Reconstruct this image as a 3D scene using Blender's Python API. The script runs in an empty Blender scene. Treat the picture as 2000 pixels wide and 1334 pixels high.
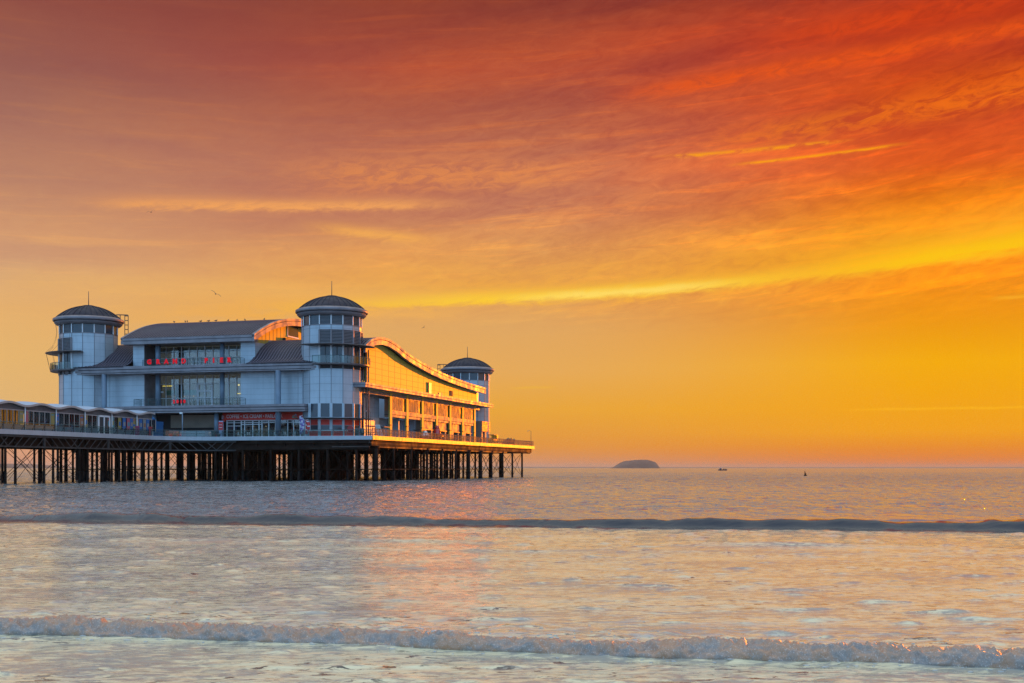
import bpy, math, random
import numpy as np
from math import sin, cos, pi, radians, degrees, atan2, sqrt, exp
random.seed(7)
scene = bpy.context.scene
COL = scene.collection

# ------------------------------------------------------------------ camera
cam_data = bpy.data.cameras.new('camera')
cam = bpy.data.objects.new('camera', cam_data); COL.objects.link(cam)
cam.location = (0, 0, 2.5); cam.rotation_euler = (radians(90), 0, 0)
cam_data.lens = 44.1; cam_data.sensor_width = 36; cam_data.shift_y = 0.1235
cam_data.clip_start = 0.2; cam_data.clip_end = 90000
scene.camera = cam
scene.view_settings.view_transform = 'Standard'
scene.view_settings.look = 'None'
scene.view_settings.exposure = 0.0
scene.view_settings.gamma = 1.0
scene.render.engine = 'CYCLES'
scene.cycles.max_bounces = 5
scene.cycles.diffuse_bounces = 3
scene.cycles.glossy_bounces = 4
scene.cycles.transparent_max_bounces = 12
scene.cycles.sample_clamp_indirect = 4.0
scene.cycles.use_denoising = True
try: scene.cycles.denoising_prefilter = 'NONE'
except Exception: pass

# ------------------------------------------------------------------ node maths helper
def lin(c):
    f = lambda v: v/12.92 if v <= 0.04045 else ((v+0.055)/1.055)**2.4
    return tuple(f(v/255.0) for v in c)
class N:
    """tiny expression wrapper: N(tree, socket-or-number)"""
    def __init__(s, t, v): s.t = t; s.v = v
    def op(s, o, b=None, c=None):
        n = s.t.nodes.new('ShaderNodeMath'); n.operation = o
        for i, q in enumerate((s, b, c)):
            if q is None: continue
            q = q.v if isinstance(q, N) else q
            if isinstance(q, (int, float)): n.inputs[i].default_value = q
            else: s.t.links.new(q, n.inputs[i])
        return N(s.t, n.outputs[0])
    def __add__(s, b): return s.op('ADD', b)
    def __sub__(s, b): return s.op('SUBTRACT', b)
    def __mul__(s, b): return s.op('MULTIPLY', b)
    def __truediv__(s, b): return s.op('DIVIDE', b)
    __radd__ = __add__; __rmul__ = __mul__
    def clamp(s): return s.op('MAXIMUM', 0.0).op('MINIMUM', 1.0)
    def smooth(s, a, b):
        x = ((s - a) / (b - a)).clamp()
        return x*x*((x*-2.0) + 3.0)
    def gauss(s, w): return ((s/w)*(s/w)*-1.0).op('POWER', 1.0) if False else N(s.t, 2.718281828).op('POWER', (s/w)*(s/w)*-1.0)
def ramp(t, fac, stops, interp='LINEAR'):
    n = t.nodes.new('ShaderNodeValToRGB'); n.color_ramp.interpolation = interp
    el = n.color_ramp.elements
    while len(el) > 1: el.remove(el[-1])
    el[0].position = stops[0][0]; el[0].color = (*stops[0][1], 1)
    for p, c in stops[1:]:
        e = el.new(p); e.color = (*c, 1)
    t.links.new(fac.v if isinstance(fac, N) else fac, n.inputs[0])
    return n.outputs[0]
def mixc(t, fac, a, b, mode='MIX'):
    n = t.nodes.new('ShaderNodeMix'); n.data_type = 'RGBA'; n.blend_type = mode
    n.clamp_result = False; n.clamp_factor = True
    for i, q in ((0, fac), (6, a), (7, b)):
        q = q.v if isinstance(q, N) else q
        if isinstance(q, (int, float)): n.inputs[i].default_value = q
        elif isinstance(q, tuple): n.inputs[i].default_value = (*q[:3], 1)
        else: t.links.new(q, n.inputs[i])
    return n.outputs[2]
def combine(t, x, y, z=0.0):
    n = t.nodes.new('ShaderNodeCombineXYZ')
    for i, q in enumerate((x, y, z)):
        q = q.v if isinstance(q, N) else q
        if isinstance(q, (int, float)): n.inputs[i].default_value = q
        else: t.links.new(q, n.inputs[i])
    return n.outputs[0]
def noise(t, vec, scale=1.0, detail=5.0, rough=0.55, dist=0.0):
    n = t.nodes.new('ShaderNodeTexNoise')
    n.inputs['Scale'].default_value = scale; n.inputs['Detail'].default_value = detail
    n.inputs['Roughness'].default_value = rough; n.inputs['Distortion'].default_value = dist
    if vec is not None: t.links.new(vec.v if isinstance(vec, N) else vec, n.inputs['Vector'])
    return N(t, n.outputs[0])

# ------------------------------------------------------------------ world: sunset sky
SUN_AZ, SUN_EL = 29.0, 4.4
world = bpy.data.worlds.new('World'); scene.world = world; world.use_nodes = True
wt = world.node_tree; wt.nodes.clear()
tc = wt.nodes.new('ShaderNodeTexCoord')
sp = wt.nodes.new('ShaderNodeSeparateXYZ'); wt.links.new(tc.outputs['Generated'], sp.inputs[0])
X, Y, Z = (N(wt, sp.outputs[i]) for i in range(3))
az = X.op('ARCTAN2', Y) * (180/pi)
el = Z.op('ARCSINE') * (180/pi)
aaz = az.op('ABSOLUTE')
E = 26.0
def S(*st): return [(e/E, lin(c)) for e, c in st]
LEFT = S((0,(214,150,122)),(1.2,(220,160,120)),(2.6,(224,180,118)),(4.7,(229,181,112)),(6.8,(229,176,110)),(8.0,(212,165,122)),(9.9,(205,150,114)),(12.0,(186,132,106)),(14.1,(170,116,98)),(16.9,(151,95,83)),(19.3,(144,80,69)),(23,(120,75,75)),(26,(105,80,90)))
MID = S((0,(212,140,100)),(0.9,(228,148,58)),(2.66,(234,166,56)),(4.4,(230,170,90)),(6.4,(224,167,98)),(7.6,(230,166,92)),(9.0,(224,156,92)),(11.4,(200,128,92)),(13.4,(189,113,86)),(16.2,(166,85,67)),(17.6,(170,77,58)),(19.2,(154,69,53)),(20.4,(142,63,48)),(23,(125,62,58)),(26,(108,75,84)))
RIGHT = S((0,(226,116,40)),(0.7,(236,134,16)),(1.6,(244,160,4)),(4.6,(246,171,2)),(6.6,(237,148,14)),(8.6,(236,134,26)),(10.2,(244,140,14)),(11.5,(238,122,14)),(13.0,(224,92,30)),(14.6,(206,76,34)),(16.2,(214,80,24)),(17.6,(186,60,32)),(18.8,(200,64,26)),(20.0,(160,52,34)),(23,(130,56,54)),(26,(112,72,80)))
ef = (el/E).clamp()
cl_, cm_, cr_ = ramp(wt, ef, LEFT), ramp(wt, ef, MID), ramp(wt, ef, RIGHT)
base = mixc(wt, az.smooth(-26, -1), cl_, cm_)
base = mixc(wt, az.smooth(-1, 19), base, cr_)
# cloud sheets: long streaks lying in the plane of the sky
tilt = el - az*0.07 - (az*az)*0.0016
warp = noise(wt, combine(wt, az*0.05, el*0.2, 3.1), 1.0, 3.0)
v1 = combine(wt, az*0.055 + warp*0.8, tilt*0.42 + warp*0.9, 0.0)
n1 = noise(wt, v1, 1.0, 7.0, 0.56, 0.4)
v2 = combine(wt, az*0.13 + warp*1.5, tilt*1.7 + warp*1.5, 5.0)
n2 = noise(wt, v2, 1.0, 8.0, 0.66, 0.5)
v3 = combine(wt, az*0.9 - el*0.5, tilt*2.6, 9.0)
n3 = noise(wt, v3, 1.0, 5.0, 0.65, 1.0)
hi = el.smooth(5.5, 9.0)
rgt = az.smooth(-18, 12)
amp = hi*(rgt*0.75 + 0.35)
c_br = ((n1.smooth(0.46, 0.68)*0.65 + n2.smooth(0.50, 0.68)*0.75)*amp).clamp()
c_dk = ((n1*-1.0 + 1.0).smooth(0.46, 0.72)*amp).clamp()
fine = (n3 - 0.5)*hi*(rgt*0.55+0.12)
bright = mixc(wt, 1.0, base, (1.42, 1.40, 0.86), 'MULTIPLY')
dark = mixc(wt, 1.0, base, (0.82, 0.74, 0.96), 'MULTIPLY')
sky = mixc(wt, c_br*0.95, base, bright)
sky = mixc(wt, c_dk*1.0, sky, dark)
mul = combine(wt, fine*0.8+1.0, fine*1.5+1.0, fine*0.8+1.0)
sky = mixc(wt, 1.0, sky, mul, 'MULTIPLY')
def curve(cs):
    r = N(wt, float(cs[0]))
    first = True
    acc = None
    for c in cs[1:]:
        acc = (az*float(cs[0]) + float(c)) if first else (acc*az + float(c)); first = False
    return acc
wob = (n2 - 0.5)*0.5
def streak(sky, cs, w, a0, a1, f0, col, k, breakup=0.0, edge=None):
    d = el - curve(cs) + wob*(w*1.6) + (n3-0.5)*(w*(2.6 if w < 0.2 else 1.1 if w < 0.4 else 0.5))
    if edge:                                    # sharper underside
        up = (d/w).op('MAXIMUM', 0.0); dn = (d/edge).op('MINIMUM', 0.0)
        dd = up + dn
        g = N(wt, 2.718281828).op('POWER', (dd*dd)*-1.0)
    else: g = d.gauss(w)
    m = g*az.smooth(a0-f0, a0+f0)*((az*-1.0).smooth(-a1-f0, -a1+f0))
    if breakup: m = m*((n3.smooth(0.36, 0.62))*breakup + (1-breakup))
    return mixc(wt, (m*k).clamp(), sky, lin(col))
MAINC = (-2e-06, 9.2e-05, 0.000272, 0.04684, 7.706694)
sky = streak(sky, MAINC, 1.9, -14, 40, 8, (246,172,50), 0.62, 0.3, 0.35)
sky = streak(sky, MAINC, 0.34, -7, 14, 6, (255,208,50), 0.85, 0.2, 0.20)
sky = streak(sky, MAINC, 0.62, 15, 40, 4, (255,206,14), 1.0, 0.1, 0.26)
sky = streak(sky, MAINC, 0.16, 1, 9, 2.5, (255,222,110), 0.7)
sky = streak(sky, (0.05, 8.5), 0.9, 10, 40, 5, (250,170,20), 0.4, 0.3)
sky = streak(sky, (-0.001434, 0.12832, 15.95), 0.38, 6, 26, 3, (236,88,20), 0.8, 0.5)
sky = streak(sky, (-0.0010, 0.14, 16.9), 0.55, 12, 30, 4, (226,72,16), 0.55, 0.6)
sky = streak(sky, (0.043592, 13.52), 0.08, 7, 14.6, 1.2, (250,160,20), 0.9, 0.85)
sky = streak(sky, (0.065225, 12.73), 0.06, 10.3, 17, 0.9, (252,158,16), 0.95, 0.5)
sky = streak(sky, (0.09, 13.6), 0.5, 10, 24, 3, (240,122,20), 0.6, 0.95)
sky = streak(sky, (0.12, 13.4), 0.9, 17, 30, 3, (240,105,16), 0.5, 0.9)
sky = streak(sky, (6.5e-05, 0.032248, 11.9), 0.34, -17.5, -3.5, 2.5, (242,164,92), 0.95, 0.35, 0.18)
sky = streak(sky, (0.02, 13.2), 0.7, -9, 2, 3, (230,140,76), 0.7, 0.7)
sky = streak(sky, (-0.088695, 9.95), 0.25, -8.5, -4, 1.5, (244,172,84), 0.85, 0.3)
sky = streak(sky, (-0.0088, 6.9), 0.2, -7.5, -2.8, 1.5, (242,178,88), 0.55, 0.3)
sky = streak(sky, (0.0, 7.9), 0.5, -22, -4, 4, (232,176,100), 0.5, 0.3)
sky = streak(sky, (0.032, 3.64), 0.05, 0.1, 1.8, 0.4, (238,180,60), 0.6)
sky = streak(sky, (-0.0013, 2.59), 0.05, 15.5, 40, 1.2, (252,184,20), 0.7)
sky = streak(sky, (0.03, 6.55), 0.07, 21.0, 26, 0.6, (250,176,40), 0.7)
# the glow round the sun (just outside the picture on the right)
d2 = ((az - SUN_AZ)*(az - SUN_AZ)*0.55 + (el - 4.0)*(el - 4.0))
glow = N(wt, 2.718281828).op('POWER', d2*(-1.0/5.0))
sky = mixc(wt, glow, sky, (1.7, 0.85, 0.03), 'MIX')
wide = az.smooth(23, 34)*(az*-1.0).smooth(-85, -45)*((el*-1.0).smooth(-16, -5))
sky = mixc(wt, wide*0.9, sky, (0.66, 0.30, 0.02))
# above and behind: cool evening blue
zen = ramp(wt, (el/90.0).clamp(), [(0,(0.55,1.00,1.60)),(0.14,(0.50,1.05,1.75)),(0.4,(0.40,0.85,1.45)),(1,(1.05,1.03,1.02))])
over = ramp(wt, (el/90.0).clamp(), [(0.0,(0.30,0.22,0.20)),(0.23,(0.36,0.27,0.24)),(0.31,(0.66,0.62,0.56)),(0.43,(0.62,0.66,0.62)),(0.56,(1.0,0.98,0.93)),(1,(1.05,1.03,1.02))])
sky = mixc(wt, el.smooth(20.6, 28), sky, over)
sky = mixc(wt, (az - 14.0).op('ABSOLUTE').smooth(74, 112), sky, zen)
below = el.smooth(-0.6, -0.05)
sky = mixc(wt, below, (0.08,0.09,0.11), sky)
bg = wt.nodes.new('ShaderNodeBackground'); bg.inputs['Strength'].default_value = 1.0
wt.links.new(sky, bg.inputs['Color'])
wo = wt.nodes.new('ShaderNodeOutputWorld'); wt.links.new(bg.outputs[0], wo.inputs[0])

# ------------------------------------------------------------------ sun
sd = bpy.data.lights.new('sun', 'SUN'); sd.energy = 2.05; sd.angle = radians(0.6); sd.color = (1.0, 0.215, 0.0)
sun = bpy.data.objects.new('sun', sd); COL.objects.link(sun)
a_, e_ = radians(SUN_AZ), radians(SUN_EL)
sun.rotation_euler = (radians(90) - e_, 0, radians(180) - a_)
sun.location = (60, 120, 60)

# ------------------------------------------------------------------ materials
MATS = {}
def mat(name, col, rough=0.5, metal=0.0, var=0.0, vscale=1.0, bump=0.0, spec=0.5, emit=None, estr=1.0, streaks=0.0):
    if name in MATS: return MATS[name]
    m = bpy.data.materials.new(name); m.use_nodes = True; t = m.node_tree
    b = t.nodes['Principled BSDF']
    b.inputs['Base Color'].default_value = (*col, 1); b.inputs['Roughness'].default_value = rough
    b.inputs['Metallic'].default_value = metal; b.inputs['Specular IOR Level'].default_value = spec
    if var or streaks:
        g = t.nodes.new('ShaderNodeTexCoord')
        nn = noise(t, g.outputs['Object'], vscale, 5, 0.6)
        k = nn.smooth(0.3, 0.7)
        if streaks:
            mp = t.nodes.new('ShaderNodeMapping'); mp.inputs['Scale'].default_value = (2.2, 2.2, 0.12)
            t.links.new(g.outputs['Object'], mp.inputs[0])
            st = noise(t, mp.outputs[0], 1.0, 4, 0.6).smooth(0.42, 0.75)
            k = k*(1-streaks) + st*streaks
        c2 = tuple(c*(1-var) for c in col)
        t.links.new(mixc(t, k, col, c2), b.inputs['Base Color'])
        t.links.new((k*0.2 + (rough-0.08)).v, b.inputs['Roughness'])
    if bump:
        g = t.nodes.new('ShaderNodeTexCoord')
        nn = noise(t, g.outputs['Object'], 2.5, 4, 0.6)
        bn = t.nodes.new('ShaderNodeBump'); bn.inputs['Strength'].default_value = bump; bn.inputs['Distance'].default_value = 0.05
        t.links.new(nn.v, bn.inputs['Height']); t.links.new(bn.outputs[0], b.inputs['Normal'])
    if emit:
        b.inputs['Emission Color'].default_value = (*emit, 1); b.inputs['Emission Strength'].default_value = estr
    MATS[name] = m; return m
def glassmat(name, tint, refl=0.12, clear=0.5, rough=0.03):
    if name in MATS: return MATS[name]
    m = bpy.data.materials.new(name); m.use_nodes = True; t = m.node_tree; t.nodes.clear()
    o = t.nodes.new('ShaderNodeOutputMaterial'); tr = t.nodes.new('ShaderNodeBsdfTransparent'); tr.inputs[0].default_value = (*tint, 1)
    gl = t.nodes.new('ShaderNodeBsdfGlossy'); gl.inputs['Roughness'].default_value = rough; gl.inputs[0].default_value = (0.9,0.9,0.9,1)
    df = t.nodes.new('ShaderNodeBsdfDiffuse'); df.inputs[0].default_value = (0.03,0.035,0.04,1)
    m1 = t.nodes.new('ShaderNodeMixShader'); m1.inputs[0].default_value = clear
    t.links.new(df.outputs[0], m1.inputs[1]); t.links.new(tr.outputs[0], m1.inputs[2])
    fr = t.nodes.new('ShaderNodeFresnel'); fr.inputs[0].default_value = 1.45
    f2 = (N(t, fr.outputs[0])*0.8 + refl*0.6).clamp()
    m2 = t.nodes.new('ShaderNodeMixShader'); t.links.new(f2.v, m2.inputs[0])
    t.links.new(m1.outputs[0], m2.inputs[1]); t.links.new(gl.outputs[0], m2.inputs[2]); t.links.new(m2.outputs[0], o.inputs[0])
    MATS[name] = m; return m

PANEL = mat('silver_cladding', (0.43,0.47,0.51), 0.38, 0.25, 0.16, 0.35, streaks=0.5)
PANELSUN = mat('sun_gold_cladding', (0.50,0.43,0.08), 0.5, 0.2)  # silver cladding with the low sun's gold put into its base colour
JOINT = mat('panel_joint', (0.20,0.215,0.24), 0.6)
FASCIA = mat('fascia_metal', (0.25,0.215,0.225), 0.45, 0.2, 0.25, 0.6)
FASCIAD = mat('fascia_groove', (0.05,0.05,0.065), 0.6)
ROOF = mat('standing_seam_roof', (0.042,0.036,0.050), 0.6, 0.0, 0.35, 0.25, spec=0.3, streaks=0.3)
SEAM = mat('roof_seam', (0.17,0.145,0.175), 0.5, spec=0.3)
DOME = mat('dome_zinc', (0.007,0.014,0.034), 0.55, 0.0, 0.3, 0.5, spec=0.3)
BRONZE = mat('bronze_panel', (0.12,0.10,0.10), 0.45, 0.2, 0.2, 0.8)
WINDARK = mat('tinted_window', (0.035,0.045,0.06), 0.12, 0.0, spec=0.6)
LOUV = mat('louvre_blade', (0.17,0.16,0.17), 0.5, 0.2)
LOUVD = mat('louvre_gap', (0.03,0.03,0.035), 0.7)
FRAME = mat('white_frame', (0.74,0.73,0.74), 0.4)
DARKFR = mat('dark_frame', (0.04,0.045,0.05), 0.5)
GLASS = glassmat('clear_glass', (0.80,0.86,0.84), 0.1, 0.92)
GLASSB = glassmat('balustrade_glass', (0.60,0.78,0.74), 0.1, 0.75)
GREEN = mat('green_steel', (0.045,0.09,0.095), 0.5)
COLM = mat('blue_grey_column', (0.17,0.22,0.28), 0.45, 0.1, 0.15, 0.5)
INT = mat('glowing_interior_wall', (0.40,0.34,0.29), 0.8, var=0.4, vscale=0.4, emit=(0.40,0.40,0.35), estr=0.10)  # faint glow added to the walls so the rooms read as lit
BLIND = mat('glowing_pale_blind', (0.52,0.50,0.42), 0.8, var=0.3, vscale=0.3, emit=(0.5,0.43,0.40), estr=0.11)  # blinds are no lamp; glow added to brighten the recessed glazing
TEAL = mat('teal_panel', (0.16,0.45,0.38), 0.6)
LAMPY = mat('yellow_lamp', (0.9,0.7,0.2), 0.5, emit=(1.0,0.68,0.12), estr=1.6)
LAMPD = mat('dim_lamp', (0.9,0.7,0.3), 0.5, emit=(1.0,0.6,0.2), estr=0.35)
REDL = mat('red_lit_letter', (0.45,0.005,0.01), 0.5, emit=(0.9,0.006,0.02), estr=0.42, spec=0.2)
PINK = mat('letter_halo', (0.45,0.10,0.12), 0.5)
RED = mat('red_cladding', (0.78,0.04,0.018), 0.5, var=0.15)
CREAM = mat('cream_shutter', (0.20,0.16,0.125), 0.7, var=0.15, vscale=0.6)
DARKIN = mat('dark_interior', (0.015,0.014,0.016), 0.8)
IRON = mat('dark_iron', (0.034,0.018,0.012), 0.7, 0.0, 0.5, 0.6, spec=0.2)
IRONL = mat('brown_girder', (0.085,0.055,0.042), 0.6, 0.1, 0.4, 0.6)
WEED = mat('weed_pile', (0.012,0.009,0.008), 0.75, spec=0.2, var=0.5, vscale=1.2)
TRUSSM = mat('grey_truss', (0.060,0.052,0.048), 0.7, var=0.4, vscale=0.8)
BAND = mat('pale_edge_beam', (0.44,0.46,0.49), 0.42, 0.1, 0.2, 0.5, streaks=0.5)
BANDSUN = mat('weathered_sun_gold_beam', (0.54,0.46,0.14), 0.42, 0.30, 0.35, 1.2, streaks=0.6, bump=0.3)  # weathered beam; the gold of the sunlit side is put into its colour
DECKM = mat('deck_planks', (0.16,0.13,0.11), 0.7, var=0.3)
ORWIN = mat('terracotta_frame', (0.50,0.19,0.08), 0.4, 0.15, 0.15)
ORPAN = mat('stall_panel', (0.36,0.24,0.17), 0.5, 0.1, 0.2, 0.8)
BLUE = mat('blue_board', (0.02,0.12,0.30), 0.5)
WHITE = mat('white_paint', (0.75,0.74,0.72), 0.4)
CANV = mat('pale_canopy', (0.40,0.50,0.62), 0.4, 0.1, 0.1)
CANR = mat('canopy_lip', (0.42,0.36,0.34), 0.5)
CANP = mat('canopy_soffit_panel', (0.14,0.13,0.13), 0.6, var=0.2)

# ------------------------------------------------------------------ mesh builder
class MB:
    def __init__(s): s.v = []; s.f = []; s.m = []; s.ms = []; s.sm = []
    def mi(s, m):
        if m not in s.ms: s.ms.append(m)
        return s.ms.index(m)
    def add(s, vs, fs, m, smooth=False):
        o = len(s.v); k = s.mi(m); s.v += [tuple(p) for p in vs]
        for f in fs: s.f.append(tuple(i+o for i in f)); s.m.append(k); s.sm.append(smooth)
        return s
    def box(s, a0, a1, b0, b1, z0, z1, m):
        vs = [(a,b,z) for z in (z0,z1) for b in (b0,b1) for a in (a0,a1)]
        return s.add(vs, [(0,2,3,1),(4,5,7,6),(0,1,5,4),(2,6,7,3),(0,4,6,2),(1,3,7,5)], m)
    def poly(s, ps, m): return s.add(ps, [tuple(range(len(ps)))], m)
    def obox(s, p, q, w, h, m):            # box along p->q, width w (horizontal), height h
        p = np.array(p, float); q = np.array(q, float); d = q-p; L = np.linalg.norm(d); d /= L
        up = np.array((0,0,1.0)); 
        if abs(d[2]) > 0.95: up = np.array((0,1.0,0))
        r = np.cross(d, up); r /= np.linalg.norm(r); u = np.cross(r, d)
        vs = [c + r*i*w/2 + u*j*h/2 for c in (p,q) for (i,j) in ((-1,-1),(1,-1),(1,1),(-1,1))]
        return s.add(vs, [(0,3,2,1),(4,5,6,7),(0,1,5,4),(1,2,6,5),(2,3,7,6),(3,0,4,7)], m)
    def tube(s, pts, r, m, n=6, caps=True):
        pts = [np.array(p, float) for p in pts]; rr = r if isinstance(r, (list,tuple)) else [r]*len(pts)
        vs = []; fs = []
        for i, p in enumerate(pts):
            d = (pts[min(i+1,len(pts)-1)] - pts[max(i-1,0)]); d = d/ (np.linalg.norm(d) or 1)
            up = np.array((0,0,1.0)) if abs(d[2]) < 0.9 else np.array((1.0,0,0))
            a = np.cross(d, up); a /= np.linalg.norm(a); b = np.cross(a, d)
            for k in range(n):
                t = 2*pi*k/n; vs.append(p + (a*cos(t)+b*sin(t))*rr[i])
        for i in range(len(pts)-1):
            for k in range(n):
                fs.append((i*n+k, i*n+(k+1)%n, (i+1)*n+(k+1)%n, (i+1)*n+k))
        if caps: fs += [tuple(range(n-1,-1,-1)), tuple(range((len(pts)-1)*n, len(pts)*n))]
        return s.add(vs, fs, m, n > 5)
    def cyl(s, a, b, z0, z1, r, m, n=12, r2=None): return s.tube([(a,b,z0),(a,b,z1)], [r, r if r2 is None else r2], m, n)
    def arc(s, ca, cb, prof, m, t0=0, t1=360, n=48, smooth=True, closed=False):
        """lathe profile [(r,z)] about (ca,cb); angle measured from front normal (-b) towards +a"""
        full = abs(t1-t0) >= 359.9; k = n if full else n+1
        vs = []; fs = []; P = len(prof)
        for i in range(k):
            t = radians(t0 + (t1-t0)*i/n)
            for r, z in prof: vs.append((ca + r*sin(t), cb - r*cos(t), z))
        for i in range(n):
            j = (i+1) % k
            for q in range(P if closed else P-1):
                w = (q+1) % P
                fs.append((i*P+q, j*P+q, j*P+w, i*P+w))
        if closed and not full: fs += [tuple(range(P-1,-1,-1)), tuple(range((k-1)*P, k*P))]
        return s.add(vs, fs, m, smooth)
    def extr_a(s, prof, a0, a1, m, smooth=False):   # closed profile [(b,z)] extruded along a
        P = len(prof); vs = [(a,b,z) for a in (a0,a1) for b,z in prof]
        fs = [(i,(i+1)%P,P+(i+1)%P,P+i) for i in range(P)]
        s.add(vs, fs, m, smooth); s.add([(a0,b,z) for b,z in prof], [tuple(range(P-1,-1,-1))], m)
        return s.add([(a1,b,z) for b,z in prof], [tuple(range(P))], m)
    def sheet_a(s, prof, th, a0, a1, m, top=None):  # thick strip following an open profile
        for i in range(len(prof)-1):
            (b0,z0),(b1,z1) = prof[i], prof[i+1]
            vs = [(a,b,z) for a in (a0,a1) for (b,z) in ((b0,z0-th),(b1,z1-th),(b1,z1),(b0,z0))]
            fs = [(0,1,5,4),(3,7,6,2),(0,3,2,1),(4,5,6,7)]
            if i == 0: fs.append((0,4,7,3))
            if i == len(prof)-2: fs.append((1,2,6,5))
            s.add(vs, fs, m)
        return s

ROTZ = -radians(15.512)
CA, SA = cos(ROTZ), sin(ROTZ)
C0 = (-24.737, 222.0)
def W(a, b, z=0.0): return (C0[0] + a*CA - b*SA, C0[1] + a*SA + b*CA, z)
class Th:
    """a top-level thing standing at pier coordinates (a,b,z)"""
    def __init__(s, name, label, cat, o, group=None, kind=None):
        s.o = o; e = bpy.data.objects.new(name, None); COL.objects.link(e)
        e.location = W(*o); e.rotation_euler = (0,0,ROTZ); e.empty_display_size = 0.3
        s.e = e; tag(e, label, cat, group, kind)
    def part(s, name, mb, parent=None, label=None, kind=None):
        return link(name, mb, s.o, parent or s.e, label, kind)
def tag(o, label=None, cat=None, group=None, kind=None):
    if label: o['label'] = label
    if cat: o['category'] = cat
    if group: o['group'] = group
    if kind: o['kind'] = kind
def mkmesh(name, mb, o=(0,0,0)):
    me = bpy.data.meshes.new(name)
    me.from_pydata([(x-o[0], y-o[1], z-o[2]) for x,y,z in mb.v], [], mb.f)
    for m in mb.ms: me.materials.append(m)
    me.polygons.foreach_set('material_index', mb.m); me.polygons.foreach_set('use_smooth', mb.sm)
    me.update(); return me
def link(name, mb, o, parent=None, label=None, kind=None):
    ob = bpy.data.objects.new(name, mkmesh(name, mb, o)); COL.objects.link(ob)
    if parent: ob.parent = parent
    if label: ob['label'] = label
    if kind: ob['kind'] = kind
    return ob
def single(name, mb, label, cat, o, group=None, kind=None, rot=True):   # a thing that is one mesh
    ob = bpy.data.objects.new(name, mkmesh(name, mb, o)); COL.objects.link(ob)
    ob.location = W(*o) if rot else o
    if rot: ob.rotation_euler = (0,0,ROTZ)
    tag(ob, label, cat, group, kind); return ob

DZ = 8.2      # deck level above the water
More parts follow.
